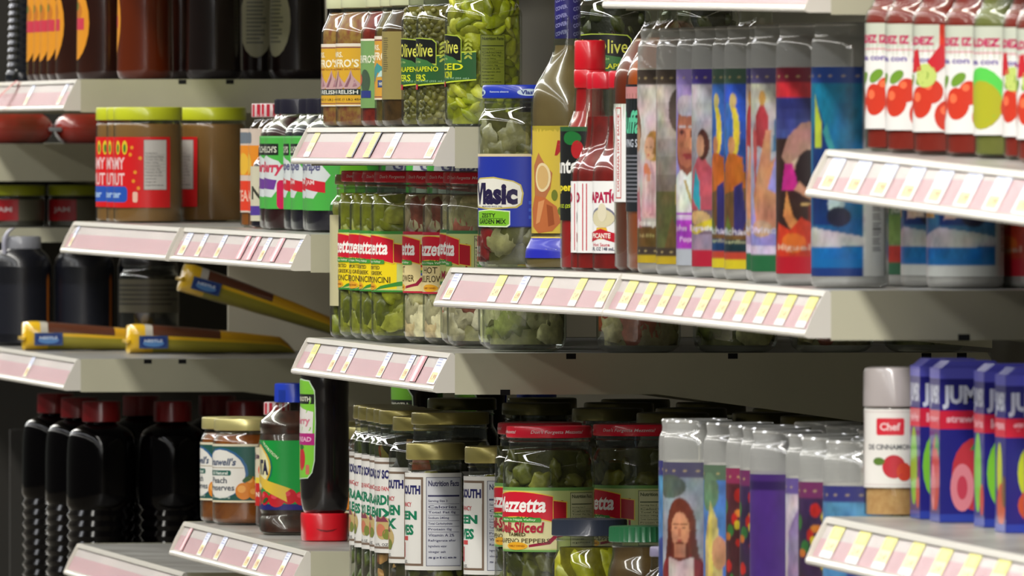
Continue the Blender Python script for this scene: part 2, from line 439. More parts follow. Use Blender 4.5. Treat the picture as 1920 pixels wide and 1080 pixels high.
def rail(parent, x0, x1, y, zf, tags, seed=0, face=None):
    """tilted price-tag rail below the front edge; zf(x) = height of the shelf edge"""
    r = bpy.data.objects.new('price_rail', None)
    bm = bmesh.new()
    def prism(pts, a, b, bev=0.0):
        n0 = len(bm.verts); bm.verts.ensure_lookup_table()
        bm_prism(bm, [(p[0] / 1000 + y, p[1] / 1000) for p in pts], a, b, bev)
    prism([(0.5, 0), (-1.6, -0.4), (-2.8, -4.6), (-.6, -4.8), (0.5, -4)], x0 + .0009, x1 - .0009)            # top lip
    prism([(1.5, -4), (0, -4.6), (-13.4, -30.5), (-10, -32)], x0 + .001, x1 - .001)             # backing
    prism([(-13, -30.0), (-16.6, -30.8), (-18.0, -32.4), (-18.4, -34.4), (-17, -36), (-9, -34.5), (-8.5, -30)], x0 + .0009, x1 - .0009)   # bottom lip
    cap = [(0.5, 0), (-2.5, -0.4), (-12.5, -19), (-18.4, -33), (-18, -35.4), (-15.5, -36.4), (2, -36.4), (2, -2)]
    prism(cap, x0, x0 + .0018); prism(cap, x1 - .0018, x1)
    for v in bm.verts: v.co.z += zf(v.co.x)
    o = link_bm('price_rail', bm, cream, parent, smooth=False)
    # paper strip in the channel
    def P(x, t, off):           # t from 0 (top) to 1 (bottom) on the tilted face
        a = (-.6, -5.2); b = (-13.2, -29.6); nx, nz = -0.889, 0.459
        return (x, y + (a[0] + (b[0] - a[0]) * t + nx * off) / 1000, zf(x) + (a[1] + (b[1] - a[1]) * t + nz * off) / 1000)
    bm = bmesh.new()
    n = 8
    for i in range(n):
        xa = x0 + .003 + (x1 - x0 - .006) * i / n; xb = x0 + .003 + (x1 - x0 - .006) * (i + 1) / n
        bm.faces.new([bm.verts.new(P(xa, 1, .3)), bm.verts.new(P(xb, 1, .3)), bm.verts.new(P(xb, 0, .3)), bm.verts.new(P(xa, 0, .3))])
    bmesh.ops.solidify(bm, geom=bm.faces[:], thickness=0.0002)
    link_bm('tag_strip', bm, stripm, o, smooth=False)
    for i, (fx, wmm, kind) in enumerate(tags):
        xc = x0 + (x1 - x0) * fx; h = 25.5
        A = Art(wmm, h, (238, 236, 232))
        if kind == 'y':
            A.rect(-wmm / 2, h * .58, wmm / 2, h, (222, 214, 110)); A.rect(-wmm * .35, h * .64, wmm * .3, h * .9, (196, 192, 120)); A.rect(-wmm / 2, h * .2, wmm / 2, h * .58, (238, 226, 160)); A.text('2.49', 0, h * .36, wmm * .6, h * .2, (170, 150, 110))
        elif kind == 'w':
            A.rect(-wmm / 2, h * .55, wmm / 2, h, (215, 220, 238)); A.lines(-wmm * .4, h * .62, wmm * .3, h * .95, 3, (160, 166, 200), i)
            A.rect(-wmm * .4, h * .06, wmm * .35, h * .44, (236, 214, 150)); A.text('1.99', 0, h * .26, wmm * .6, h * .2, (170, 120, 90))
        elif kind == 'p':
            A.rect(-wmm / 2, 0, wmm / 2, h, (226, 160, 168)); A.rect(-wmm * .2, 0, wmm * .1, h, (236, 226, 226)); A.rect(wmm * .3, 0, wmm * .4, h, (150, 50, 70))
        elif kind == 'b':
            A.rect(-wmm / 2, 0, wmm / 2, h, (232, 220, 110)); A.rect(wmm * .3, 0, wmm / 2, h, (50, 50, 90)); A.lines(-wmm * .4, h * .1, wmm * .2, h * .8, 6, (190, 180, 90), i)
        bulge = 1.0 if kind in 'pb' else 0.5
        A.build(None, 0, 'price_tag', o, off=bulge, m=tagm, flat=lambda X, Y, q, xc=xc: P(xc + X / 1000, 1 - Y / 25.5 * .98 - .01, q + .4))
    return o

def shelf(s0, s1, h0, h1, tags, label, y=0.0, seed=0, slots=(), notch=None, drop=0.038, group='cream metal store shelves', has_rail=True, deep=True, g=0.0015, depth=DECK_D):
    x0, x1 = s0 * UNIT + g, s1 * UNIT - g
    def zf(x): return EYE + h0 + (h1 - h0) * (x - x0) / (x1 - x0)
    base = EYE + h0
    root = thing('store_shelf', label, 'shelf', group, ((x0 + x1) / 2, 0, base))
    ox = root.location.copy()
    def rel(bm):
        for v in bm.verts: v.co -= ox
    objs = []
    bm = bmesh.new(); bm_box(bm, (x0 + .002, y + .001, -0.012), (x1 - .002, y + depth, -0.0004))
    for v in bm.verts: v.co.z += zf(v.co.x)
    objs.append(link_bm('shelf_deck', bm, deckm, None, smooth=False))
    # end brackets: thin in front, deeper to the back
    D = depth
    pts = [(y + .002, 0), (y + D - .004, 0), (y + D, -.006), (y + D, -.075), (y + .38, -drop - .026 if deep else -drop), (y + .19, -drop), (y + .002, -drop)]
    for a, b in ((x1 - .002, x1), (x0, x0 + .002)):
        bm = bmesh.new(); bm_prism(bm, pts, a, b)
        for v in bm.verts: v.co.z += zf(v.co.x)
        br = link_bm('shelf_bracket', bm, steel, None, smooth=False); objs.append(br)
        if a > x0 + .01:
            for (dd, up) in slots:
                bm = bmesh.new()
                zt = zf(x1) + (-.0005 if up else -drop + .0045)
                bm_box(bm, (x1 - .0012, y + dd, zt - .005), (x1 + .0003, y + dd + .009, zt))
                objs.append(link_bm('bracket_slot', bm, slotm, None, smooth=False))
    if has_rail:
        before = set(COL.objects)
        r = rail(None, x0, x1, y, zf, tags, seed); objs.append(r)
    for o in objs:
        o.parent = root; o.matrix_parent_inverse = Matrix.Translation(-ox)
    return zf

def evenly(a, b, n, w, kinds='w'): return [(a + (b - a) * i / max(1, n - 1), w, kinds[i % len(kinds)]) for i in range(n)]
TW = 42
zA = shelf(-1, 0, .066, .066, [(.55, TW, 'w'), (.9, TW, 'w')], 'highest shelf at the left edge, red tag hanging on its rail', slots=((.115, 1), (.17, 1)))
zC = shelf(-1, 0, -.256, -.256, [(.55, TW, 'w')], 'shelf at the left edge carrying the yellow candy bags', slots=((.075, 1), (.115, 1)))
zN = shelf(-1, 0, -.62, -.62, [], 'low shelf at far left under the dark bottles')
zS = shelf(-2, -1, -.009, -.009, [], 'far shelf behind, carrying red packages', drop=.046)
zT = shelf(-2, -1, -.112, -.112, [], 'far shelf carrying short jars with yellow lids', drop=.018)
zB = shelf(0, 1, -.0975, -.0975, [(.05, 30, 'w')], 'shelf under the peanut butter tubs, left half, pink strip with one tag', y=-.004)
zB2 = shelf(1, 2, -.0975, -.0975, [(.06, 60, 'w'), (.2, TW, 'w'), (.36, TW, 'w'), (.55, 50, 'p'), (.63, 50, 'p'), (.72, 40, 'w'), (.82, 50, 'p'), (.97, TW, 'w')],
      'shelf under the juice bottles with crowded pink and white tags', slots=())
zD = shelf(0, 1, -.468, -.468, [], 'empty grey shelf at the bottom left with a pink rail strip', slots=())
zE = shelf(1, 2, -.413, -.413, [(.07, 30, 'p'), (.22, TW, 'w'), (.36, TW, 'w'), (.6, TW, 'w'), (.68, TW, 'w'), (.87, TW, 'w')],
      'low shelf under the peach preserve jars with five white tags')
zG = shelf(2, 3, .009, .009, [(.08, 50, 'y'), (.4, 60, 'b'), (.52, 60, 'b'), (.66, 60, 'w'), (.93, 60, 'w')],
      'upper shelf under the relish and pepper jars with yellow folded tags', slots=())
zF = shelf(2, 3, -.200, -.199, [(.08, 50, 'y'), (.25, TW, 'w'), (.35, TW, 'w'), (.6, TW, 'w'), (.76, TW, 'w'), (.83, 55, 'p'), (.95, 60, 'w')],
      'middle shelf under the red-lidded pepper jars with a striped red tag', slots=((.105, 1), (.255, 1), (.435, 1), (.468, 1), (.044, 0)))
zL3 = shelf(2, 3, -.440, -.440, [], 'low shelf under the white-labelled olive and okra jars')
zH = shelf(3, 4, -.120, -.115, [(.05, 60, 'w'), (.33, 60, 'y'), (.47, 50, 'w'), (.6, 60, 'y'), (.8, 50, 'y'), (.95, 50, 'y')],
      'shelf under the blue-lidded pickle jar and red sauce bottles')
zH2 = shelf(4, 5, -.115, -.1175, [(.07, 60, 'y')] + evenly(.17, .95, 9, 50, 'y'),
      'shelf under the tall picture candles with many yellow tags', slots=((.16, 1), (.235, 1), (.10, 0)))
zL4 = shelf(3, 4, -.440, -.440, [], 'low shelf under the small dark-lidded pepper jars')
zL5 = shelf(4, 5, -.440, -.440, [], 'low shelf under the lower row of picture candles')
zK = shelf(4, 5, .144, .131, [], 'highest shelf cut off by the top edge above the candles')
zI = shelf(5, 6, -.0098, -.028, evenly(.06, .96, 9, 70, 'w'), 'bright shelf at upper right under the sauce bottles')
zJ = shelf(5, 6, -.290, -.295, evenly(.06, .96, 9, 60, 'y'), 'bright shelf at lower right under the juice cartons')

for (a, b, z, lab) in ((-1, 0, .40, 'far left'), (0, 1, .32, 'second'), (1, 2, .32, 'third'), (2, 3, .38, 'fourth'), (3, 4, .45, 'fifth'), (5, 6, .26, 'nearest')):  # unseen shelves added to shade the rows below them
    shelf(a, b, z, z, [], 'unseen top shelf added above the frame, %s section' % lab)
for (a, b) in ((2, 4),):
    pass

# red shelf talker curling out of the far left rail
bm = bmesh.new(); rows = []
for i in range(13):
    t = i / 12; yy = -.004 - .034 * t - .006 * sin(pi * t); zz = -.001 - .046 * t
    rows.append([bm.verts.new((-.63 * UNIT + q * .03 - .02 * t, yy, EYE + .068 + zz)) for q in (0, .5, 1)])
for a, b in zip(rows, rows[1:]):
    for k in (0, 1): bm.faces.new((a[k], a[k + 1], b[k + 1], b[k]))
bmesh.ops.solidify(bm, geom=bm.faces[:], thickness=.0012)
tg = link_bm('shelf_tag', bm, mat('red_tag_card', (226, 60, 70), .35, coat=.4), None)
tg['label'] = 'bright red tag curling out of the rail at the left edge'; tg['category'] = 'tag'

# ------------------------------------------------------------------ product builders (millimetres, base at z = 0)
WHITE = (238, 238, 236); BLACK = (16, 15, 18); GOLD = (188, 176, 104); RED = (226, 24, 52)
GL = glass()
def lidmat(c, rough=0.3, metal=0.0): return mat('lid_%d_%d_%d' % c, c, rough, metal, coat=0.4)
def add_lid(root, z0, z1, r, c, name='lid', metal=0.0, flute=0, art=None, rough=.3):
    e = min(1.6, (z1 - z0) * .2)
    prof = [(z0, r - .8), (z0 + .5, r), (z0 + e, r + .25), (z1 - e, r), (z1 - e * .3, r - e * .4), (z1, r - e - .6), (z1 - .4, r - e - 2.5)]
    bm = bmesh.new(); seg = 72 if flute else 40
    lathe(bm, Shape(prof), seg=seg)
    if flute:
        bm.verts.ensure_lookup_table()
        for i, v in enumerate(bm.verts):
            if (i % seg) % 2 and v.co.z * 1000 > z0 + e * .8 and v.co.z * 1000 < z1 - e * .4: v.co.x *= 1 - flute / r; v.co.y *= 1 - flute / r
    o = link_bm(name, bm, lidmat(c, rough, metal), root, angle=30)
    if art: art.build(Shape([(0, r + .25), (300, r + .25)]), z0 + e, 'lid_print', o, off=.08)
    return o
def jar_prof(H, R, sh_z, nk_z, nk_r, lid_h, br=7, k=3):
    base = [(0, R - br), (br * .12, R - br * .55), (br * .45, R - br * .14), (br, R)]
    shl = smooth_prof([(sh_z - 8, R), (sh_z, R), (sh_z + (nk_z - sh_z) * .45, R - (R - nk_r) * .45), (nk_z - 1, nk_r), (nk_z + 3, nk_r)], k)
    return base + shl + [(H - lid_h + 1, nk_r), (H - 1, nk_r)]
def jar(name, H, R, sh_z, nk_z, nk_r, lid_h, lid_r, lid_c, fill=None, arts=(), metal=0.0, br=7, n=2.0, gl=None, lid_art=None, flute=0, bead=True):
    root = thing(name, 'tmp', 'jar')
    prof = jar_prof(H, R, sh_z, nk_z, nk_r, lid_h, br)
    sh = Shape(prof, n)
    g = lathe_obj('glass_jar', prof, gl or GL, root, seg=56, n=n, angle=70)
    if bead:
        z = H - lid_h - 3.5
        if z > nk_z + 1: lathe_obj('neck_ring', [(z - 1.1, nk_r), (z, nk_r + 1.5), (z + 1.1, nk_r)], gl or GL, g, seg=40, cap=False)
    add_lid(root, H - lid_h, H, lid_r, lid_c, metal=metal, art=lid_art, flute=flute)
    if fill: fill(root, sh, H - lid_h - 4)
    for a, z0, rot in arts:
        a.build(sh, z0, 'label', root, rot=radians(rot))
    return root
def fluid(c, c2=None, scale=60, rough=.25, name=None, bump=.0, top=None):
    m = mat(name or 'fill_%d_%d_%d' % c, c, rough, coat=.2, c2=c2, nscale=scale, bump=bump, bscale=scale * 2)
    def f(root, sh, zt):
        zt = top or zt
        pr = [(z, r) for z, r in sh.prof if z < zt] + [(zt, sh.r(zt))]
        bm = bmesh.new(); lathe(bm, Shape(pr, sh.n, sh.ay), seg=40, inset=1.6)
        for v in bm.verts: v.co.z = max(v.co.z, .0016)
        link_bm('contents', bm, m, root, angle=60)
    return f
def pieces(n, size, cols, seed=1, squash=(1, 1, 1), core=(60, 60, 20), top=None, bot=3, **k):
    def f(root, sh, zt):
        o = chunks('pickled_pieces', root, sh.r(40) - 2.0, bot, top or zt - 8, n, size, cols, seed, squash, core, **k)
        o['kind'] = 'stuff'
    return f
def body(root, prof, m, n=2.0, ay=1.0, name='bottle_body', seg=48, angle=50):
    return lathe_obj(name, prof, m, root, seg=seg, n=n, ay=ay, angle=angle)

# ---- label artwork
def nutrition(A, x0, y0, x1, y1, bg=(226, 226, 222), ink=(60, 60, 84), seed=1, title=True):
    if bg: A.rect(x0, y0, x1, y1, bg)
    A.frame(x0, y0, x1, y1, .5, ink); w = x1 - x0; h = y1 - y0; t = y1
    if title:
        A.text('Nutrition Facts', (x0 + x1) / 2, y1 - h * .07, w * .88, h * .065, ink, .03); t = y1 - h * .16
        A.rect(x0 + w * .05, y1 - h * .22, x1 - w * .05, y1 - h * .2, ink)
    r = random.Random(seed); n = 11; dy = (h * .7) / n; names = ['Serving Size 3', 'Calories', 'Total Fat 0g', 'Sodium 240mg', 'Total Carbohydrate', 'Protein 0g', 'Vitamin A 2%', 'Refrigerate after', 'Ingredients water', 'vinegar salt', 'spices']
    for i in range(n):
        y = y1 - h * .27 - dy * i; wd = w * (.45 + .4 * r.random())
        A.text(names[i], x0 + w * .06 + wd / 2, y, wd, dy * .52, ink, .015)
        if i < 6: A.rect(x0 + w * .05, y - dy * .5, x1 - w * .05, y - dy * .44, ink)
def mez_label(w, h, kind):
    G = (62, 140, 56); CR = (224, 214, 150)
    bot = {'pep': (240, 214, 30), 'cau': (226, 208, 150), 'dsl': (222, 214, 160), 'mix': (190, 196, 120)}[kind]
    edge = {'pep': G, 'cau': (190, 36, 60), 'dsl': (110, 160, 84), 'mix': (60, 120, 70)}[kind]
    A = Art(w, h, edge)
    A.rect(-w / 2, h * .03, w / 2, h * .95, (196, 208, 130) if kind != 'cau' else (226, 214, 150))
    A.rect(-40, h * .05, 40, h * .60, bot)
    hx = w / 2
    if kind == 'pep':
        A.poly([(10, h * .03), (42, h * .1), (hx, h * .13), (hx, h * .22), (42, h * .17), (20, h * .1)], G)
        A.rect(46, h * .2, hx, h * .95, (150, 170, 60))
    else:
        A.poly([(14, h * .07), (34, h * .12), (40, h * .22), (46, h * .24), (46, h * .8), (44, h * .8), (44, h * .27), (37, h * .25), (31, h * .16), (14, h * .11)], (150, 30, 60) if kind != 'mix' else (160, 30, 40))
    # banner
    def banner(x0, x1, ya, yb, sag, c, o=0):
        N = 8; up = []; dn = []
        for i in range(N + 1):
            t = i / N; x = x0 + (x1 - x0) * t; b = -sag * (t * 2 - 1) ** 2 if x0 < -5 else -sag * t
            up.append((x, yb + b + o)); dn.append((x, ya + b - o))
        A.poly(up + dn[::-1], c)
    banner(-50, -34, h * .52, h * .80, 2, (236, 200, 70), .9); banner(34, 50, h * .50, h * .80, 2, (236, 200, 70), .9)
    banner(-49, -34, h * .52, h * .80, 2, (176, 16, 36)); banner(34, 49, h * .50, h * .80, 2, (176, 16, 36))
    banner(-37, 37, h * .55, h * .93, 4.5, (236, 200, 70), .9); banner(-36.4, 36.4, h * .55, h * .93, 4.5, (206, 22, 46))
    A.text('Mezzetta', 0, h * .73, 62, h * .24, (250, 246, 240), .03, .18)
    A.text('Non-GMO', 0, h * .515, 38, 3.4, (40, 110, 40), .02)
    A.rrect(-26, h * .46, 26, h * .53, 1.5, (72, 150, 60)); A.text('Made in Napa Valley', 0, h * .495, 42, 2.4, (220, 236, 200))
    ink = (76, 62, 30)
    if kind == 'pep':
        A.text('IMPORTED', 4, h * .40, 30, 3.6, ink); A.text('DELI GREEK', 4, h * .31, 38, 3.8, ink)
        A.text('PEPPERONCINI', 2, h * .20, 62, 6.0, ink, .01)
    elif kind == 'cau':
        A.text('HOT', 0, h * .38, 24, 6.4, ink, .01); A.text('CAULIFLOWER', 0, h * .24, 58, 6.4, ink, .01)
    elif kind == 'dsl':
        A.text('Deli-Sliced', 0, h * .38, 56, 10, (176, 30, 56), .03, .15); A.text('TAMED', 0, h * .27, 22, 3.2, ink)
        A.text('JALAPENO PEPPERS', 0, h * .16, 68, 5.6, ink, .01)
    else:
        A.text('Italian Mix', 0, h * .3, 50, 8, (150, 30, 56), .02, .1); A.rect(-40, h * .08, 40, h * .2, (60, 120, 60))
    A.ell(0, h * .09, 13, 3.6, (232, 170, 40)); A.text('FAMILY OWNED', 0, h * .09, 20, 1.8, (160, 90, 20))
    if kind in ('cau', 'dsl'):
        for i, c in enumerate(((210, 50, 40), (232, 200, 50), (70, 160, 70), (60, 90, 180))): A.rect(37.5, h * (.42 - i * .045), 41.5, h * (.46 - i * .045), c)
    if w > 120:
        nutrition(A, 53, h * .06, min(hx - 2, 84), h * .92, (206, 206, 160), (80, 90, 60))
    return A
def lid_script(r, txts=((-30, "Don't Forgetta Mezzetta!"), (40, "Don't Forgetta Mezzetta!"))):
    A = Art(2 * pi * r * .97, 7.5)
    for x, t in txts: A.text(t, x, 3.6, 52, 4.0, (240, 210, 210), .01, .35)
    return A
PEP = [(158, 164, 40), (146, 154, 34), (170, 172, 64), (126, 134, 32), (162, 166, 50)]
CAU = [(222, 212, 174), (208, 198, 156), (228, 220, 190), (200, 192, 140), (196, 70, 50)]
def mez(name, kind, H, R, lw, z0, lh, cols, seed, n=62, size=17, rot=0, core=(120, 126, 30), squash=(1, .7, 1.3), **kw):
    f = pieces(n, size, cols, seed, squash, core, top=H - 22, bot=7, subd=3, **kw)
    return jar(name, H, R, H * .80, H * .87, R - 5.5, 11, R - 2.8, RED, f, [(mez_label(lw, lh, kind), z0, rot)], br=13, lid_art=lid_script(R - 2.5))

P = {}
P['pep'] = mez('pepperoncini_jar', 'pep', 166, 41, 150, 49, 59, PEP, 3)
P['cau'] = mez('cauliflower_jar', 'cau', 166, 41, 150, 49, 59, CAU[:4] * 6 + [(176, 96, 76), (214, 180, 140), (220, 196, 150)], 5, core=(176, 160, 116), squash=(1.2, 1, 1.1), lump=.3)
P['cau2'] = mez('cauliflower_jar', 'cau', 166, 41, 150, 49, 59, CAU[:4] * 6 + [(176, 96, 76), (214, 180, 140), (220, 196, 150)], 5, core=(176, 160, 116), squash=(1.2, 1, 1.1), lump=.3, rot=26)
P['mix'] = mez('vegetable_mix_jar', 'mix', 166, 39, 150, 49, 62, CAU[:4] * 4 + [(206, 92, 50), (200, 80, 44), (176, 100, 80)], 8, core=(150, 146, 100), size=19, n=48, squash=(1.1, 1, 1), lump=.3)
P['mixplain'] = mez('vegetable_mix_jar', 'mix', 166, 39, 90, 49, 62, [(186, 190, 130), (200, 200, 150), (150, 160, 90), (210, 206, 166)], 18, core=(140, 142, 90), size=21, n=44, squash=(1.1, 1, 1), lump=.35)
P['dsl'] = mez('pepper_slices_jar', 'dsl', 175, 42, 178, 60, 59, [(110, 112, 36), (90, 94, 32), (140, 140, 60), (76, 80, 28)], 11, core=(70, 72, 22), size=14, squash=(1, .5, 1))

# ---- relish jars on the upper shelf
def renfro(c_bg, top, word, kind):
    A = Art(150, 62, c_bg); A.rect(-75, 59, 75, 62, (232, 222, 206)); A.rect(-75, 57.6, 75, 58.6, (120, 70, 90)); A.rect(-75, 0, 75, 1.5, (232, 222, 206)); A.rect(-75, 2.4, 75, 3.2, (130, 70, 80))
    A.text('MRS.', -2, 51, 20, 5.4, (240, 230, 196), .03); A.text("RENFRO'S", 0, 42.5, 56, 8.2, (244, 236, 206), .03)
    if kind == 'onion':
        A.text('GOURMET SOUTHERN', 10, 36.5, 40, 1.8, (150, 80, 40))
        for i, (x, s) in enumerate(((-20, 1), (-2, 1.1), (18, .9))):
            A.poly([(x - 11 * s, 20), (x - 7 * s, 24), (x - 2, 30), (x + 1, 36), (x + 3, 30), (x + 9 * s, 25), (x + 14 * s, 21), (x + 8 * s, 17), (x - 8 * s, 17)], (196, 160, 160))
            A.poly([(x - 8 * s, 19), (x - 1, 28), (x + 1, 34), (x + 1, 27), (x - 3, 19)], (140, 96, 108)); A.poly([(x + 3, 19), (x + 5, 26), (x + 2, 32), (x + 9 * s, 20)], (166, 120, 130))
        A.rrect(-42, 11, 36, 17, 2.5, (34, 50, 48)); A.text('ONION RELISH', -4, 14, 62, 4, (232, 232, 220), .02)
        A.text('NET WT. 16 OZ. (1 LB.) 454g', 0, 6.4, 66, 2.8, (90, 70, 30), .02)
    else:
        A.poly([(-20, 16), (-8, 30), (2, 36), (12, 32), (20, 24), (14, 20), (4, 27), (-4, 18)], (70, 150, 150)); A.poly([(2, 22), (9, 28), (20, 30), (26, 26), (16, 23)], (190, 220, 210))
        A.ell(-14, 20, 8, 5, (210, 110, 60)); A.rect(4, 12, 40, 19, (44, 74, 132)); A.text(word, 22, 15.5, 30, 4, (236, 232, 210), .02)
    return A
RB = jar
P['renfro'] = RB('relish_jar', 132, 35, 95, 114, 27, 14, 30, (206, 210, 170), fluid((176, 140, 70), (146, 84, 62), 140, name='onion_relish'),
                 [(renfro((216, 168, 50), 0, 'RELISH', 'onion'), 21, 8)])
A = Art(150, 68, (120, 160, 96))
A.poly([(28, 0), (75, 0), (75, 68), (34, 68), (34, 56), (40, 56), (40, 46), (46, 46), (46, 14), (36, 14), (36, 2), (28, 2)], (40, 50, 100))
A.poly([(-75, 66), (33, 66), (33, 54), (39, 54), (39, 12), (28, 12), (28, 0), (30, 0), (30, 10), (41, 10), (41, 57), (35, 57), (35, 68), (-75, 68)], (236, 232, 210))
A.text("MRS. RENFRO'S", -4, 48, 52, 8, (226, 232, 206), .03); A.ell(6, 26, 9, 12, (70, 90, 70)); A.ell(-8, 28, 8, 6, (206, 106, 70)); A.rect(-4, 10, 16, 17, (48, 60, 130))
P['salsa'] = RB('salsa_jar', 132, 35, 95, 114, 27, 14, 30, (206, 210, 170), fluid((150, 50, 34), (110, 30, 26), 120, name='red_salsa'), [(A, 19, 12)])
P['pickle2'] = RB('salsa_jar', 132, 35, 95, 114, 27, 14, 30, (206, 210, 170), fluid((120, 100, 40), (84, 70, 30), 120, name='brown_relish'), [(renfro((214, 158, 60), 0, 'HOT PEPPER', 'x'), 27, 12)])
A = Art(170, 66, (150, 136, 80)); A.rect(-60, 0, -18, 66, (216, 120, 50)); A.rect(-28, 40, -16, 66, (190, 60, 40)); A.rect(-22, 2, -14, 30, (214, 200, 70)); A.rect(-13, 0, -11, 66, (190, 180, 130))
A.lines(12, 26, 22, 60, 16, (110, 100, 64), 4); A.frame(48, 6, 80, 46, .7, (210, 206, 180)); A.lines(50, 8, 78, 44, 12, (90, 84, 60), 5)
P['turned'] = RB('sauce_jar', 132, 37, 96, 114, 27, 14, 30, (206, 210, 170), fluid((92, 64, 28), (60, 42, 20), 70, name='dark_salsa'), [(A, 27, -8)])
def olive(words, w=96, back=False, w2=None):
    A = Art(w2 or w, 52)
    A.poly([(-46, 2), (46, 8), (46, 36), (-46, 31)], (196, 214, 60)); A.poly([(-46, 3.6), (46, 9.4), (46, 34.6), (-46, 31)], (44, 92, 48))
    A.rect(-46, 5, -30, 9, (60, 110, 60))
    top = [(30, 26), (30, 49), (10, 52), (-10, 52), (-30, 49), (-30, 26)]
    A.poly([(31, 25), (31, 47), (27, 50.6), (8, 51.8), (-8, 51.8), (-27, 50.6), (-31, 47), (-31, 25)], (170, 190, 70))
    A.poly([(30, 27), (30, 46.4), (26, 49.6), (8, 50.8), (-8, 50.8), (-26, 49.6), (-30, 46.4), (-30, 27)], (22, 24, 22))
    A.text('Mt. Olive', 0, 40, 54, 13, (214, 214, 90), .01)
    A.poly([(-31, 24), (-20, 30), (0, 33), (20, 30), (31, 24)], (62, 116, 60)); A.text('SINCE 1926', 0, 28.6, 20, 2.0, (170, 200, 120))
    for i in range(5): A.ell(38 - 2, 30 + i * 4, 2.6, 1.1, (170, 180, 70), rot=.7); A.ell(38 + 2, 30 + i * 4, 2.6, 1.1, (170, 180, 70), rot=2.4)
    A.text(words[0], 2, 21, 62, 6.4, (214, 220, 40), .02); A.text(words[1], -4, 13.4, 44, 6.4, (214, 220, 40), .02)
    A.text('12 FL OZ (355 mL)', 22, 9.8, 34, 2.2, (150, 190, 150)); A.rrect(-38, 2, 4, 7, 1.2, (190, 30, 50)); A.text('FRESH PACK', -16, 4.5, 30, 2.2, (240, 200, 200))
    return A
JAL = [(134, 138, 50), (116, 124, 40), (150, 150, 70), (98, 106, 36)]
P['jala'] = RB('pepper_jar', 140, 34, 104, 118, 27, 12, 30, (70, 96, 60), pieces(420, 5.2, [(128, 122, 50), (118, 112, 44), (138, 132, 62), (108, 106, 42)], 21, (1, .6, 1), (112, 108, 42), top=116, subd=1, dens=.93),
               [(olive(('DICED JALAPENO', 'PEPPERS')), 34, 6)])
A = olive(('SLICED', 'PEPPERONCINI'), w2=150); nutrition(A, 50, 2, 74, 51, (120, 130, 40), (50, 60, 16))
P['bigpep'] = RB('pepper_rings_jar', 146, 36.5, 108, 120, 31, 12, 33, (70, 96, 60), pieces(150, 12, [(176, 186, 24), (186, 190, 40), (150, 160, 20), (204, 206, 70)], 23, (1, .4, 1), (150, 156, 14), top=124),
                 [(A, 36, 0)])
P['olivebk'] = RB('pepper_jar', 140, 36, 104, 118, 27, 12, 30, (70, 96, 60), pieces(60, 10, [(60, 66, 24), (80, 84, 34)], 25, (1, .4, 1), (30, 32, 10), top=112, subd=1),
                  [(olive(('SLICED JALAPENO', 'PEPPERS')), 34, 62)])

# ---- tall pickle jar with blue lid, marinade, sauces
A = Art(200, 67, (34, 52, 160)); A.rect(-100, 64.5, 100, 67, (214, 200, 160)); A.rect(-100, 0, 100, 1, (20, 34, 110))
A.poly([(-33, 22), (-28, 18), (0, 16), (27, 17.5), (32, 21), (33.5, 31), (31, 39), (24, 42.5), (4, 46), (-20, 45), (-31, 41), (-34, 31)], (196, 180, 96))
A.poly([(-32, 23), (-27, 19.4), (0, 17.4), (26, 19), (30.5, 22), (32, 31), (30, 38), (23.5, 41.4), (4, 44.6), (-20, 43.6), (-30, 40), (-32.6, 31)], (228, 226, 214))
A.text('Vlasic', 0, 30.5, 56, 20, (34, 26, 66), .055); A.text('MILWAUKEE SINCE 1942', 0, 18.9, 26, 1.5, (90, 90, 110))
A.poly([(-24, 0.5), (18, 0), (21, 2), (21, 15), (0, 16.4), (-24, 15)], (220, 236, 200)); A.poly([(-23, 1.6), (17, 1.2), (20, 3), (20, 14), (0, 15.4), (-23, 14)], (124, 190, 44))
A.text('ZESTY', -4, 10.8, 20, 3.8, (24, 34, 20), .02); A.text('GARDEN MIX', -1, 5.2, 36, 4.4, (24, 34, 20), .02); A.rect(-20, 7.9, 14, 8.3, (50, 90, 30))
A.lines(38, 4, 42, 24, 3, (60, 90, 190), 3); nutrition(A, 52, 6, 84, 60, (210, 214, 230), (30, 40, 110))
L = Art(230, 8)
for x in (-60, 0, 60): L.ell(x, 4, 11, 3.2, (200, 220, 236)); L.text('Vlasic', x, 4, 15, 4, (40, 60, 140), .04)
for x in (-30, 30): L.text('Remove sleeve', x, 4.6, 22, 1.8, (190, 205, 236))
P['vlasic'] = jar('pickle_jar', 167, 42, 134, 146, 36, 12.5, 38, (28, 54, 176), pieces(50, 21, [(104, 102, 52), (124, 120, 70), (92, 92, 44), (140, 136, 92), (112, 110, 60)] * 4 + [(150, 30, 30)], 37, (1, .8, 1.1), (80, 78, 36), top=142, subd=3),
                   [(A, 37, 37)], lid_art=L)

def bottle(name, prof, m, arts=(), cap=None, n=2.0, fillc=None, fill_top=None, cap_name='cap', extra=None, fname='liquid', ay=1.0):
    root = thing(name, 'tmp', 'bottle'); sh = Shape(prof, n, ay)
    b = body(root, prof, m, n, ay)
    if fillc is not None:
        pr = [(max(1.5, z), r) for z, r in prof if z < (fill_top or 1e9)]; pr.append((fill_top or prof[-1][0], sh.r(fill_top or prof[-1][0])))
        bm = bmesh.new(); lathe(bm, Shape(pr, n, ay), seg=36, inset=1.3); link_bm(fname, bm, fillc, root, angle=60)
    for it in arts: it[0].build(sh, it[1], it[3] if len(it) > 3 else 'label', root, rot=radians(it[2]), zsplit=len(it) > 4)
    if cap: add_lid(root, cap[0], cap[1], cap[2], cap[3], cap_name, flute=cap[4] if len(cap) > 4 else 0)
    return root
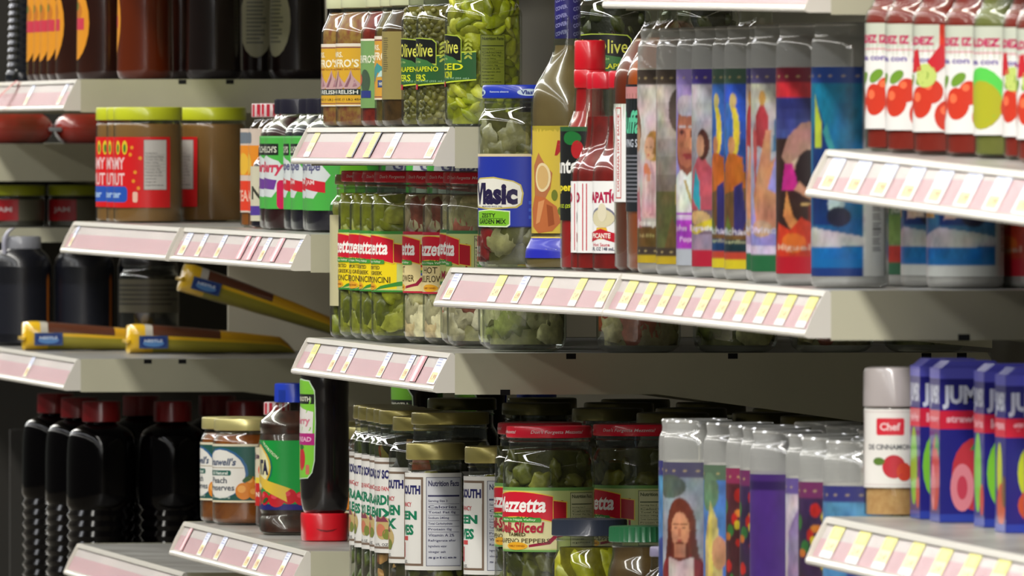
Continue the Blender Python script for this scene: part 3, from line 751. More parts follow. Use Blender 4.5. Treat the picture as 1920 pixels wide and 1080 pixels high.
# marinade bottle
pr = [(0, 33), (2, 37), (7, 38), (18, 37), (27, 32.5), (32, 32), (118, 32)] + smooth_prof([(119, 32), (140, 33), (160, 31), (178, 20), (192, 13), (204, 12)], 2) + [(240, 11), (252, 11)]
A = Art(200, 96, (206, 180, 66))
A.rect(-22, 62, -14, 96, (206, 180, 66)); A.rect(-36, 70, -2, 96, (40, 40, 140)); A.text('A', -12, 83, 14, 16, (226, 224, 236), .06)
A.poly([(4, 60), (12, 72), (20, 62), (28, 54), (26, 40), (20, 30), (6, 28)], (176, 110, 70)); A.ell(17, 50, 9.5, 13, (226, 206, 160)); A.ell(17, 50, 7, 10.5, (206, 170, 110))
A.poly([(2, 6), (0, 22), (6, 34), (20, 32), (32, 24), (36, 10), (28, 2), (12, 0)], (184, 104, 58)); A.poly([(8, 8), (12, 28), (20, 30), (14, 10)], (210, 144, 92)); A.poly([(24, 6), (22, 26), (28, 24), (30, 8)], (150, 76, 40))
A.ell(30, 34, 3, 5, (110, 120, 40)); A.ell(36, 20, 3, 4, (110, 120, 40)); A.text('Mojo', 48, 74, 34, 18, (170, 30, 30), .02, .2); A.rect(44, 84, 60, 96, (34, 32, 120)); A.text('C', 52, 90, 8, 7, (220, 220, 236), .05)
for i in range(16): A.rect(40, 6 + i * 3.3, 47, 7.8 + i * 3.3, (120, 100, 60))
B = Art(210, 19, (34, 40, 176)); B.rect(-105, 17, 105, 19, (226, 200, 90))
N = Art(70, 40, (40, 36, 110))
for i in range(5):
    for j in range(4): N.text('COVER', -26 + j * 18, 5 + i * 7.5, 13, 3.6, (140, 140, 190), .03, 0, .25)
P['mojo'] = bottle('marinade_bottle', pr, glass('clear_plastic', (240, 244, 236), .05, .08), [(A, 32, 8), (B, 10, 0, 'foot_label', 1), (N, 206, 0, 'neck_band')], (241, 254, 12.5, (40, 36, 110)), fillc=mat('mojo_liquid', (122, 104, 70), .3, c2=(104, 86, 56), nscale=20), fill_top=200)
# red cap pepper sauce
pr = [(0, 23), (3, 26), (96, 26)] + smooth_prof([(97, 26), (112, 25), (128, 18), (140, 14)], 2) + [(160, 13), (172, 13)]
A = Art(120, 82, (24, 26, 26)); A.rect(-60, 78, 60, 82, (40, 90, 50)); A.ell(20, 72, 10, 6, (30, 110, 50)); A.ell(26, 62, 6, 8, (176, 30, 36)); A.text('Picante', 2, 48, 52, 14, (232, 232, 226), .03)
A.text('Jalapeno', 6, 28, 50, 9, (230, 214, 50), .03); A.text('NET 8.8 OZ (250g)', 4, 12, 44, 4, (190, 210, 50), .02)
P['redcap'] = bottle('pepper_sauce_bottle', pr, glass('clear_plastic'), [(A, 44, 0)], (176, 202, 13.5, (206, 20, 36)), fillc=mat('red_sauce', (170, 16, 26), .3, coat=.5))
COLLAR = [(168, 11.5), (172, 13.2), (177, 13.6)]
lathe_obj('tamper_band', [(160, 13.2), (162, 14), (175, 14), (176, 13.4)], lidmat((206, 20, 36)), P['redcap'])
# small sauce bottles
pr = [(0, 19), (3, 23), (78, 23)] + smooth_prof([(79, 23), (90, 22.6), (104, 14), (116, 12), (126, 11.4)], 2) + [(158, 11)]
A = Art(110, 62, WHITE); A.rect(-26, 2, -25, 60, (200, 50, 70)); A.rect(26, 2, 27, 60, (200, 50, 70)); A.rect(30, 2, 31, 60, (200, 50, 70))
A.text('TAPATÍO', 0, 49, 46, 12, (176, 26, 72), .05); A.ell(2, 31, 16, 9, (120, 120, 140)); A.ell(2, 30, 15, 8, (214, 206, 170)); A.ell(2, 35, 6.5, 8, (222, 214, 186)); A.poly([(-10, 12), (-6, 22), (8, 22), (12, 12)], (226, 180, 60))
A.poly([(-18, 9), (0, 13), (18, 9), (18, 17), (0, 21), (-18, 17)], (190, 26, 46)); A.text('PICANTE', 0, 15, 26, 4.4, (244, 230, 220), .03)
A.text('Hot Sauce', 0, 7.2, 24, 3, (200, 60, 80), .02); A.text('5 FL OZ 148 mL', 0, 3.6, 34, 3, (60, 60, 90), .03); A.text('INGREDIENTS', -42, 30, 20, 3, (120, 120, 130))
P['tap'] = bottle('hot_sauce_bottle', pr, GL, [(A, 16, 0)], (158, 173, 12.2, (200, 24, 44)), n=3.2, fillc=mat('chili_sauce', (140, 24, 22), .35, c2=(110, 20, 16), nscale=60), fill_top=134)
# large sauce bottles
prs = [(0, 34), (5, 40), (150, 41)] + smooth_prof([(152, 41), (176, 40), (196, 28), (206, 16), (216, 14.5)], 2) + [(228, 14)]
pr = [(0, 34), (5, 40), (150, 41)] + smooth_prof([(152, 41), (172, 40), (196, 26), (212, 14.5), (218, 14)], 2) + [(268, 13.5)]
A = Art(170, 84, WHITE); A.frame(8, 3, 18, 81, 1, (200, 60, 60)); A.text('LOUISIANA HOT SAUCE', 13, 42, 66, 4, (200, 60, 60), .02, 0, pi / 2); A.ell(-10, 56, 14, 16, (60, 60, 60)); A.ell(-10, 56, 12, 14, (200, 190, 170))
P['lg1'] = bottle('large_sauce_bottle', pr, glass('clear_plastic'), [(A, 60, 0)], (262, 282, 16, (190, 30, 30)), fillc=mat('brown_sauce', (124, 44, 20), .3, c2=(104, 34, 16), nscale=20), fill_top=200)
A = Art(170, 108, (28, 32, 38)); A.rect(-30, 96, 60, 106, (196, 130, 130)); A.text('Buffalo', 8, 76, 50, 20, (90, 190, 150), .03, .2); A.text('WING SAUCE', 10, 58, 44, 7, (190, 196, 206), .02); A.lines(-10, 6, 34, 48, 12, (110, 112, 120), 2)
P['lg2'] = bottle('large_sauce_bottle', pr, glass('clear_plastic'), [(A, 52, 6)], (262, 282, 16, (190, 30, 30)), fillc=mat('orange_sauce', (186, 84, 20), .3, c2=(170, 70, 16), nscale=20), fill_top=200)
A = Art(10, 10)
P['lg4'] = bottle('large_sauce_bottle', pr, glass('clear_plastic'), [], (262, 282, 16, (190, 30, 30)), fillc=mat('brown_sauce', (124, 44, 20)), fill_top=206)
P['lg3'] = bottle('large_sauce_bottle', prs, glass('clear_plastic'), [], (218, 234, 16, (190, 30, 30)), fillc=mat('dark_amber_sauce', (120, 70, 20), .3), fill_top=200)

# ------------------------------------------------------------------ picture candles
CG = glass('candle_glass', (222, 224, 222), .22, .07, .27)
SK = (206, 150, 120)
def candle_art(kind):
    A = Art(118, 162)
    top, bot = {'kids': ((70, 58, 50), (206, 176, 40)), 'brown': ((72, 60, 50), (206, 176, 40)), 'elder': ((150, 130, 200), (180, 60, 190)), 'robe': ((70, 50, 140), (196, 40, 60)),
                'night': ((70, 96, 80), (222, 200, 40)), 'night2': ((64, 92, 74), (222, 200, 40)), 'pair': ((60, 50, 120), (50, 110, 70)), 'hand': ((84, 74, 120), (46, 116, 76)),
                'angel': ((120, 20, 46), (190, 30, 46)), 'teal': ((34, 70, 150), (30, 120, 190)), 'green': ((40, 100, 60), (60, 110, 80)), 'boat': ((34, 70, 150), (220, 224, 220)),
                'sacred': ((84, 80, 110), (150, 40, 60)), 'saint': ((96, 120, 96), (200, 190, 60)), 'fruit': ((150, 50, 90), (210, 190, 60)), 'fruit2': ((120, 50, 100), (200, 180, 60)),
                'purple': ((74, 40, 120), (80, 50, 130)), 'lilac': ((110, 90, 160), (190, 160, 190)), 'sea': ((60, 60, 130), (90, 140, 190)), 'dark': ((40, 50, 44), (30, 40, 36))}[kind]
    bgc = {'kids': ((196, 186, 184), (214, 204, 200)), 'brown': ((70, 60, 44), (206, 196, 188)), 'elder': ((150, 140, 214), (166, 150, 210)), 'robe': ((110, 100, 110), (200, 196, 206)),
           'night': ((26, 60, 110), (60, 110, 200)), 'night2': ((24, 50, 60), (50, 90, 206)), 'pair': ((170, 150, 190), (196, 190, 176)), 'hand': ((150, 140, 206), (200, 200, 180)),
           'angel': ((60, 30, 30), (50, 60, 130)), 'teal': ((30, 90, 140), (20, 120, 160)), 'green': ((120, 140, 100), (60, 100, 80)), 'boat': ((60, 110, 150), (40, 80, 110)),
           'sacred': ((190, 186, 190), (150, 160, 170)), 'saint': ((70, 110, 190), (90, 140, 210)), 'fruit': ((60, 40, 40), (90, 40, 50)), 'fruit2': ((60, 40, 50), (60, 40, 80)),
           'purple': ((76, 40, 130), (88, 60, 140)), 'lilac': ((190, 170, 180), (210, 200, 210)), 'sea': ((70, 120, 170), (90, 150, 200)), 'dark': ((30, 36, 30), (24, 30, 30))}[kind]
    A.rect(-59, 0, 59, 162, top if kind not in ('boat',) else (214, 218, 214))
    A.grad(-40, 14, 40, 150, bgc[0], bgc[1], 9)
    A.rect(-40, 0, 40, 6, bot); A.rect(-40, 150, 40, 160, top)
    for i in range(7): A.ell(-33 + i * 11, 155, 1.1, 1.1, (214, 190, 130), 6)
    for i in range(7): A.ell(-33 + i * 11, 10, 1.0, 1.0, (214, 190, 130), 6)
    A.rect(40, 0, 59, 162, (206, 208, 204)) ; A.rect(-59, 0, -40, 162, (206, 208, 204))
    A.lines(46, 18, 55, 56, 16, (70, 70, 70), 3)
    T = A.text
    if kind == 'kids':
        A.rect(-40, 14, 40, 30, (110, 80, 40)); A.ell(-16, 116, 9, 16, (130, 88, 66), rot=.3); A.ell(-15, 104, 7, 12, (196, 150, 120))
        A.poly([(-14, 96), (-26, 60), (-34, 30), (-6, 30)], (190, 120, 130)); A.poly([(0, 88), (-4, 70), (-6, 42), (-4, 38), (22, 38), (21, 60), (22, 74), (16, 88)], (220, 180, 184))
        A.poly([(6, 86), (4, 60), (5, 40), (9, 40), (11, 70)], (200, 150, 160)); A.ell(9, 98, 9.5, 13, (176, 134, 70)); A.ell(5, 96, 6.5, 9.5, (222, 170, 140)); A.ell(2, 76, 4, 8, (216, 130, 90), rot=.3)
        A.rect(24, 44, 34, 60, (196, 170, 96)); T('Joseph', 2, 33, 34, 7, (232, 226, 220), .03); T('San Jose', 0, 23, 20, 4, (196, 180, 120), .02)
        for i in range(7): A.poly([(-1 + i * 3, 42), (0 + i * 2.6, 74), (1.2 + i * 2.6, 74), (.6 + i * 3, 42)], (206, 162, 168) if i % 2 else (228, 196, 198))
        A.ell(1.6, 97, .9, .7, (90, 60, 50)); A.ell(6.4, 97, .9, .7, (90, 60, 50)); A.ell(3.4, 90.5, 1.8, .7, (190, 90, 90)); A.poly([(8, 92), (15, 88), (17, 104), (12, 110)], (150, 108, 56))
        A.ell(-13, 108, .9, .8, (80, 50, 40)); A.poly([(-24, 96), (-10, 92), (-6, 80), (-12, 60), (-30, 60)], (206, 186, 190))
    elif kind == 'brown':
        A.rect(-40, 14, 40, 60, (96, 96, 56)); A.poly([(20, 150), (40, 150), (40, 60), (30, 64), (24, 110)], (76, 60, 40)); A.ell(18, 128, 10, 18, (84, 74, 62)); A.ell(28, 78, 6, 8, (176, 120, 60))
        A.rect(16, 50, 26, 66, (220, 190, 110)); A.ell(22, 32, 10, 8, (70, 90, 60)); A.poly([(4, 14), (12, 40), (20, 22), (26, 14)], (110, 84, 50))
    elif kind == 'elder':
        A.ell(4, 104, 17, 32, (176, 110, 84)); A.ell(4, 132, 17, 9, (196, 190, 206)); A.ell(8, 104, 3, 8, (210, 150, 120)); A.rect(2, 106, 12, 109, (120, 70, 60)); A.rect(2, 88, 12, 90, (150, 70, 70))
        A.poly([(-30, 40), (-20, 70), (-6, 78), (16, 78), (30, 66), (38, 40)], (226, 224, 222)); A.poly([(0, 70), (3, 70), (14, 44), (11, 44)], (180, 150, 90))
        A.rect(-40, 14, 40, 38, (170, 60, 190)); A.rect(-40, 38, 40, 40, (210, 180, 220)); A.rect(-40, 42, 40, 43.4, (170, 60, 190)); T('John Paul', 4, 30, 44, 6, (226, 190, 230), .03); T('Pope', 4, 21, 20, 5, (226, 190, 230), .03)
        A.rect(-40, 0, 40, 13, (190, 196, 206))
        for x in (-3, 11): A.ell(x, 110, 4.4, 2.2, (120, 66, 56)); A.ell(x, 110, 1.4, 1.1, (40, 30, 30)); A.rect(x - 5, 113.5, x + 5, 115, (190, 180, 180))
        A.poly([(3, 112), (7, 112), (8.5, 98), (1.5, 98)], (196, 128, 98)); A.ell(4, 91, 6, 1.6, (150, 64, 60)); A.poly([(-14, 96), (-10, 84), (4, 74), (18, 84), (20, 96), (12, 84), (4, 80), (-6, 84)], (140, 80, 66))
    elif kind == 'robe':
        A.poly([(-14, 40), (-6, 80), (6, 94), (18, 80), (26, 40)], (190, 84, 100)); A.poly([(-8, 56), (-2, 80), (4, 70), (6, 44)], (50, 160, 180)); A.ell(8, 100, 7.5, 13, (80, 44, 40)); A.ell(5, 99, 5, 9, (196, 140, 116))
        A.rect(-40, 26, 40, 46, (120, 96, 110)); A.ell(2, 40, 14, 6, (214, 180, 120)); A.poly([(-20, 30), (0, 26), (22, 34), (20, 40), (0, 34)], (210, 190, 50)); A.rect(-40, 14, 40, 26, (150, 130, 150)); A.rect(-40, 0, 40, 13, (190, 34, 60)); T('Sagrada', 4, 31, 30, 5, (226, 220, 220), .02)
    elif kind in ('night', 'night2'):
        A.rect(-40, 24, 40, 78, (110, 80, 44)); A.ell(2, 110, 10, 24, (226, 200, 60)); A.ell(-4, 112, 9, 23, (60, 110, 190)); A.ell(4, 136, 4.5, 6, (196, 170, 110))
        A.poly([(-12, 60), (-10, 84), (0, 96), (14, 90), (18, 66)], (186, 100, 34)); A.ell(2, 100, 5, 7, (200, 140, 96)); A.poly([(6, 28), (6, 66), (14, 70), (18, 40), (14, 28)], (50, 46, 110)); A.ell(24, 72, 5, 6, (200, 150, 120))
        A.poly([(-10, 30), (-4, 44), (4, 30)], (96, 110, 40)); T('Michael', 4, 30, 40, 6, (206, 210, 220), .02); T('Guardian', 4, 22, 32, 4, (190, 190, 150), .02); A.rect(-40, 7, 40, 13, (196, 70, 50)); A.rect(-40, 0, 40, 7, (226, 206, 40))
    elif kind in ('pair', 'hand'):
        A.poly([(-4, 100), (-2, 124), (6, 136), (12, 124), (12, 98)], (176, 60, 66)); A.ell(6, 138, 4, 6, (196, 150, 80)); A.poly([(16, 96), (18, 120), (24, 128), (30, 118), (30, 96)], (80, 120, 160)); A.ell(24, 128, 4, 6, (190, 140, 90))
        A.poly([(0, 30), (-6, 60), (2, 84), (10, 112), (15, 112), (14, 86), (24, 96), (28, 90), (20, 60), (22, 34)], (206, 140, 106)); A.poly([(12, 66), (20, 94), (24, 80), (24, 60)], (150, 140, 214))
        A.poly([(0, 96), (-3, 60), (-8, 110), (-4, 118)], (190, 90, 90)); A.ell(4, 34, 12, 7, (196, 160, 130)); T('Divino', 4, 33, 34, 6, (220, 214, 236), .02); A.rect(-40, 14, 40, 20, (220, 200, 226)); A.rect(-40, 0, 40, 13, (40, 110, 66))
    elif kind == 'angel':
        A.rect(-40, 138, 40, 150, (196, 40, 50)); A.grad(-40, 106, 40, 138, (70, 80, 150), (40, 46, 110), 4); A.rect(-40, 14, 40, 106, (56, 34, 30))
        A.poly([(-6, 92), (2, 108), (14, 118), (34, 122), (40, 118), (40, 96), (30, 90), (16, 84), (4, 80)], (176, 130, 116)); A.poly([(6, 88), (20, 98), (38, 104), (38, 98), (20, 90), (6, 84)], (206, 170, 150))
        A.ell(22, 80, 14, 18, (40, 24, 26)); A.poly([(-6, 66), (-2, 86), (6, 86), (12, 66)], (190, 40, 130)); A.poly([(8, 66), (12, 72), (24, 62), (22, 58)], (214, 160, 120)); A.rect(14, 54, 34, 55.5, (200, 170, 110)); A.rect(20, 40, 28, 54, (110, 40, 30))
        A.poly([(0, 64), (6, 46), (16, 34), (24, 30), (20, 26), (8, 30), (-4, 46)], (214, 140, 80)); A.poly([(-20, 14), (-12, 40), (4, 34), (14, 44), (28, 36), (40, 50), (40, 14)], (206, 60, 34)); A.ell(6, 24, 12, 8, (220, 110, 40)); T('Miguel', 4, 20, 34, 6, (226, 180, 150), .02); A.rect(-40, 0, 40, 13, (190, 24, 44))
    elif kind in ('teal', 'boat'):
        A.poly([(-10, 40), (-10, 110), (0, 130), (8, 110), (20, 70), (24, 40)], (20, 50, 110)); A.poly([(-6, 100), (-6, 140), (2, 120), (2, 100)], (180, 190, 60)); A.poly([(4, 112), (16, 84), (22, 60), (26, 60), (18, 90), (8, 118)], (60, 150, 150))
        A.ell(30, 82, 7, 6, (200, 130, 90)); A.ell(16, 56, 7, 10, (196, 206, 214)); A.ell(18, 46, 10, 8, (34, 36, 60)); A.poly([(-40, 28), (-10, 38), (18, 34), (40, 30), (40, 24), (-40, 20)], (190, 190, 190)); A.rect(-40, 6, 40, 22, (20, 110, 180)); A.rect(-40, 0, 40, 6, (30, 60, 130)); A.rect(38, 0, 41, 162, (206, 208, 204))
        if kind == 'boat': A.poly([(-34, 46), (-30, 80), (-22, 84), (-16, 46)], (206, 150, 90)); A.poly([(-6, 44), (-2, 76), (6, 82), (12, 46)], (214, 190, 170)); A.rect(-40, 0, 59, 8, (214, 218, 214))
    elif kind == 'green':
        A.ell(0, 90, 14, 22, (190, 60, 60)); A.ell(10, 70, 8, 12, (200, 170, 160)); A.rect(-40, 24, 40, 46, (120, 150, 80)); T('San Judas', 4, 50, 40, 6, (226, 230, 210), .02); A.rect(-40, 10, 40, 22, (190, 60, 50)); A.rect(-40, 0, 40, 9, (60, 110, 80))
        for i in range(6): A.poly([(-20 + i * 9, 56), (-17 + i * 9, 88), (-13 + i * 9, 58)], ((200, 60, 60), (220, 200, 190), (60, 110, 150))[i % 3])
    elif kind == 'sacred':
        A.ell(-6, 142, 18, 10, (90, 100, 90)); A.poly([(-34, 10), (-24, 70), (-8, 86), (22, 86), (34, 70), (40, 10)], (130, 36, 44)); A.ell(6, 106, 15, 27, (112, 52, 36)); A.ell(6, 106, 9, 15, (206, 146, 112)); A.ell(6, 92, 6, 5, (116, 60, 40))
        A.rect(1, 84, 11, 94, (196, 136, 104)); A.poly([(-8, 20), (-6, 84), (6, 80), (18, 84), (20, 20)], (214, 196, 190)); A.ell(6, 52, 5, 6, (196, 40, 40)); A.ell(6, 60, 3, 5, (226, 150, 60)); A.ell(2, 108, 1.6, .8, (60, 40, 40)); A.ell(10, 108, 1.6, .8, (60, 40, 40)); A.rect(5, 101, 7, 107, (180, 116, 90)); A.ell(2, 111, 3, .7, (90, 50, 36)); A.ell(10, 111, 3, .7, (90, 50, 36)); A.ell(6, 97.6, 2.6, .8, (170, 80, 76)); A.poly([(-7, 112), (-10, 92), (-12, 80), (-5, 84), (-3, 100)], (96, 44, 32)); A.poly([(19, 112), (22, 92), (24, 80), (17, 84), (15, 100)], (96, 44, 32)); A.poly([(-30, 14), (-22, 66), (-12, 82), (-8, 60), (-10, 14)], (150, 44, 50)); A.poly([(20, 14), (20, 60), (26, 80), (36, 62), (40, 14)], (110, 26, 36))
    elif kind == 'saint':
        A.ell(0, 140, 12, 16, (110, 140, 110)); A.poly([(-8, 20), (-6, 100), (2, 132), (10, 118), (16, 70), (22, 20)], (206, 186, 120)); A.poly([(-2, 30), (0, 120), (4, 126), (6, 40)], (230, 210, 110)); A.ell(12, 90, 8, 14, (206, 150, 110)); A.ell(6, 34, 10, 12, (60, 80, 60))
    elif kind in ('fruit', 'fruit2'):
        r = random.Random(5)
        for i in range(26): A.ell(r.uniform(-10, 24), 140 - i * 4.8, r.uniform(3, 6), r.uniform(3, 6), ((190, 40, 36), (214, 190, 50), (60, 120, 60), (206, 120, 50))[i % 4])
        A.poly([(22, 10), (24, 150), (32, 150), (30, 10)], (214, 190, 90) if kind == 'fruit' else (60, 40, 110))
    elif kind == 'purple':
        A.rect(-59, 0, 59, 150, (80, 46, 132)); A.rect(-59, 150, 59, 156, (50, 26, 90))
    elif kind == 'lilac':
        A.poly([(-10, 40), (-4, 120), (10, 140), (16, 100), (20, 40)], (150, 130, 170)); A.poly([(8, 60), (16, 110), (26, 70)], (226, 220, 230)); A.ell(12, 60, 8, 12, (200, 150, 130))
    elif kind == 'sea':
        A.poly([(-10, 40), (0, 96), (14, 100), (30, 60), (36, 40)], (60, 80, 150)); A.ell(24, 96, 10, 6, (190, 90, 90))
    return A
CPROF = [(0, 26), (1, 28.6), (4, 30)] + [(184, 30)] + smooth_prof([(185, 30), (191, 29.6), (195, 27.4), (198, 27)], 2) + [(203, 27.6), (205, 27)]
_wax = {'elder': (200, 196, 206), 'purple': (90, 60, 130), 'angel': (150, 40, 50), 'kids': (200, 180, 120), 'boat': (206, 208, 200), 'teal': (206, 210, 206)}
def candle(kind):
    root = thing('glass_candle', 'tmp', 'candle'); sh = Shape(CPROF)
    g = body(root, CPROF, CG, name='glass_cylinder', seg=48, angle=70)
    lathe_obj('rim', [(202, 27.2), (204, 27.9), (205.6, 27.0), (204, 26.2)], CG, g, cap=False)
    bm = bmesh.new(); lathe(bm, Shape([(5, 27.6), (172, 27.6), (172.4, 26), (171, 3)]), seg=36); link_bm('wax', bm, mat('wax_' + kind, _wax.get(kind, (216, 212, 200)), .5), root)
    lathe_obj('wick', [(171, .8), (184, .7), (185, .3)], mat('wick', (225, 220, 205), .8), root, seg=8)
    build_painted(candle_art(kind), sh, 9, 'picture_label', root, seed=len(CK) + 3, grain=.15 if kind == 'purple' else .5)
    return root
CK = {}
def get_candle(kind):
    if kind not in CK: CK[kind] = candle(kind)
    return CK[kind]

# ------------------------------------------------------------------ upper row of candles, shelf under them
CL = {'kids': 'glass candle showing two praying children in pale robes', 'brown': 'glass candle with a brown nativity picture', 'elder': 'glass candle with an old man in a white cap above a magenta band',
      'robe': 'glass candle with a red-robed figure and dark violet top band', 'night': 'narrowly seen glass candle with a blue night sky', 'night2': 'glass candle with a glowing yellow mandorla on blue sky',
      'pair': 'narrowly seen lilac glass candle left of the raised-hand candle', 'hand': 'glass candle with a raised hand on lilac', 'angel': 'glass candle with red top band, winged figure and flames',
      'teal': 'glass candle with a teal picture, next to the bright shelf corner', 'green': 'glass candle with red and green figures under the bright shelf', 'boat': 'blue glass candle with a white base below the bright shelf'}
gname = 'tall picture candles on the middle shelf'
for i, (k, u, df, rot) in enumerate([('kids', 1196, .012, 32), ('brown', 1231, .014, 26), ('elder', 1269, .018, 30), ('robe', 1298, .018, 22), ('night', 1336, .022, 12), ('night2', 1359, .018, 24),
                                     ('pair', 1400, .026, 8), ('hand', 1409, .014, 26), ('angel', 1456, .012, 36), ('teal', 1522, .014, 30)]):
    put(get_candle(k), 30, u, df, (lambda s: (-.115 - .0025 * (s - 4)) if s > 4 else -.115), CL[k] + ', upper row', gname, rot)
hH = lambda s: (-.115 - .0025 * (s - 4)) if s > 4 else (-.120 + .005 * (s - 3))
put(get_candle('green'), 30, 1617, .082, hH, 'candle with red and green figures, left of two under bright shelf', gname, 28)
put(get_candle('green'), 30, 1650, .084, hH, 'candle with red and green figures, right of two under bright shelf', gname, 34)
put(get_candle('boat'), 30, 1690, .092, hH, 'blue white-based candle half hidden by its twin under the bright shelf', gname, 36)
put(get_candle('boat'), 30, 1738, .10, hH, 'blue candle with white base, fully seen, under the bright shelf', gname, 60)
put(get_candle('boat'), 30, None, .19, hH, 'shadowed blue candle deep under the bright shelf at the right', gname, 80, s=4.93)
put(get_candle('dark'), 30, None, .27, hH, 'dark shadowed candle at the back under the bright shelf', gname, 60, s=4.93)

# second row of candles behind the first
for i in range(7):
    kk = ('hand', 'teal', 'angel', 'robe')[i % 4]
    s = 4.10 + i * .125
    put(get_candle(kk), 30, None, .094, hH, '%s picture candle in the back row, %s from the left' % ({'hand': 'lilac', 'teal': 'teal', 'angel': 'red', 'robe': 'violet'}[kk], ('first', 'second', 'third', 'fourth', 'fifth', 'sixth', 'seventh')[i]),
        'back row of candles behind the tall candles', 20, s=s)

# lower row of candles
hL = lambda s: -.440
CL2 = {'lilac': 'pale lilac picture candle', 'sacred': 'candle showing a bearded man in a red mantle', 'saint': 'candle with a yellow-robed saint on blue', 'fruit': 'candle with a garland of fruit and a gold stripe', 'fruit2': 'candle with a fruit garland beside violet',
       'purple': 'plain deep purple candle', 'sea': 'candle with a light blue label and grey back strip'}
for i, (k, u, df, rot) in enumerate([('sea', 1236, .010, 0), ('sacred', 1244, .008, 38), ('saint', 1320, .024, 24), ('fruit', 1362, .026, 20), ('fruit2', 1388, .026, 20), ('purple', 1407, .014, 30),
                                     ('lilac', 1474, .022, 24), ('fruit2', 1498, .014, 26), ('sea', 1544, .014, 60), ('purple', 1590, .034, 10)]):
    lab = CL2[k] + ', lower row'
    if i == 0: lab = 'thin visible edge of a blue candle at the left of the lower row'
    if i == 4: lab = 'candle with a fruit garland, left of the purple candle, lower row'
    if i == 7: lab = 'candle with a fruit garland and violet edge, right of the purple candle, lower row'
    if i == 8: lab = 'candle with a light blue label touching the bright shelf corner, lower row'
    if i == 9: lab = 'purple-topped candle mostly hidden behind the spice shaker, lower row'
    put(get_candle(k), 30, u, df, hL, lab, 'lower row of picture candles', rot)
for i in range(5):
    k = ('purple', 'lilac', 'sea', 'saint', 'fruit')[i]
    put(get_candle(k), 30, None, .10 + .0 * i, hL, '%s, in the lower back row' % CL2[k], 'back row of the lower candles', 20, s=4.25 + .15 * i)

# ------------------------------------------------------------------ shelf with pickles and sauces
put(P['vlasic'], 42, 897, .016, hH, 'tall jar of garden mix with a blue lid and blue label', None, 0)
put(P['mojo'], 38, 985, .020, hH, 'tall marinade bottle with a yellow label and dark blue neck band')
put(P['redcap'], 26, 1051, .020, hH, 'red pepper sauce bottle with a tall red cap and black label')
for i, (u, df) in enumerate(((1077, .018), (1087, .0155), (1118, .018))):
    put(P['tap'], 23, u, df, hH, 'small red hot sauce bottle, %s of three white-labelled ones' % ('leftmost', 'middle', 'rightmost')[i], 'small hot sauce bottles', (-40, -30, 28)[i])
put(P['lg1'], 41, 1151, .024, hH, 'large brown sauce bottle with a white label edged in red')
put(P['lg2'], 41, 1174, .030, hH, 'large orange sauce bottle with a black label and teal script', None, 8)
put(P['lg3'], 41, None, .17, hH, 'large amber bottle in shadow behind the picture candles', None, 0, s=4.35)
put(P['lg4'], 41, None, .061, hH, 'large brown bottle rising behind the praying children candle', None, 0, s=3.79)
put(P['lg3'], 41, None, .30, hH, 'dark bottle furthest back behind the teal candle', None, 0, s=4.42)

# ------------------------------------------------------------------ shelf with red-lidded jars
hF = lambda s: -.1995
A = Art(60, 90, (196, 190, 150))
P['thin'] = jar('pepper_jar', 162, 36, 132, 142, 29, 10, 31, GOLD, pieces(30, 14, PEP[:3], 41, core=(90, 96, 20), top=136), [(A, 32, -12)], metal=.6)
put(P['thin'], 36, 619, .012, hF, 'pepper jar with a gold lid at the left end of the red-lidded row')
gn = 'red-lidded jars on the middle shelf'
for i, (u, df, rot, lab) in enumerate([(635, .012, 4, 'yellow pepper jar with a red lid, first from the left'), (656, .014, 14, 'yellow pepper jar with a red lid, second from the left'), (675, .017, 0, 'yellow pepper jar with a red lid, third from the left'),
                                       (697, .020, 4, 'yellow pepper jar with a red lid, widest seen of the four')]):
    put(P['pep'], 41, u, df, hF, lab, gn, rot)
put(P['cau'], 41, 756, .036, hF, 'jar of pale cauliflower with a cream label showing its right end', gn, -4)
put(P['cau2'], 41, 793, .048, hF, 'jar of hot cauliflower with its name in view', gn, 0)
put(P['mix'], 39, 826, .064, hF, 'narrow sliver of a vegetable jar behind the carrot jar', gn, 0)
put(P['mix'], 39, 838, .040, hF, 'jar of cauliflower and orange carrots under the tag rail corner', gn, -14)
put(P['mixplain'], 39, 897, .058, hF, 'sliver of a vegetable jar left of the big pale one, below the rail', gn, 0)
put(P['mixplain'], 39, 905, .044, hF, 'jar of large pale cauliflower below the pickle shelf', gn, 140)
for i, (s, d) in enumerate(((2.955, .14), (2.955, .23), (2.955, .32), (2.94, .41))):
    put((P['mix'], P['mixplain'])[i % 2], 39, None, d, hF, 'shadowed vegetable jar behind the pale cauliflower jar, %s one back' % ('first', 'second', 'third', 'fourth')[i], 'shadowed jars on the middle shelf', 120, s=s)

# ------------------------------------------------------------------ upper shelf of relish and peppers
hG = lambda s: .009
gn = 'relish jars on the upper shelf'
put(P['renfro'], 35, 603, .012, hG, 'orange-labelled onion relish jar at the left end of the upper shelf', gn, 0)
put(P['renfro'], 35, 630, .016, hG, 'orange-labelled onion relish jar beside the first, brand fully seen', gn, 10)
put(P['salsa'], 35, 677, .030, hG, 'red salsa jar with a green stepped label', gn, 0)
put(P['pickle2'], 35, 703, .034, hG, 'narrowly seen orange-labelled jar with a teal plume', gn, 0)
put(P['turned'], 37, 717, .030, hG, 'brown sauce jar turned to its tan back label', gn, 0)
put(P['jala'], 34, 753, .038, hG, 'diced pepper jar with black and green label, left of two', gn, 0)
put(P['jala'], 34, 781, .042, hG, 'diced pepper jar with black and green label, right of two', gn, 0)
put(P['bigpep'], 36.5, 835, .045, hG, 'bright yellow-green pepper rings jar at the shelf end', gn, 0)
put(P['olivebk'], 36, None, .119, hG, 'dark pepper jar with black label behind the yellow-green one', gn, 0, s=2.955)
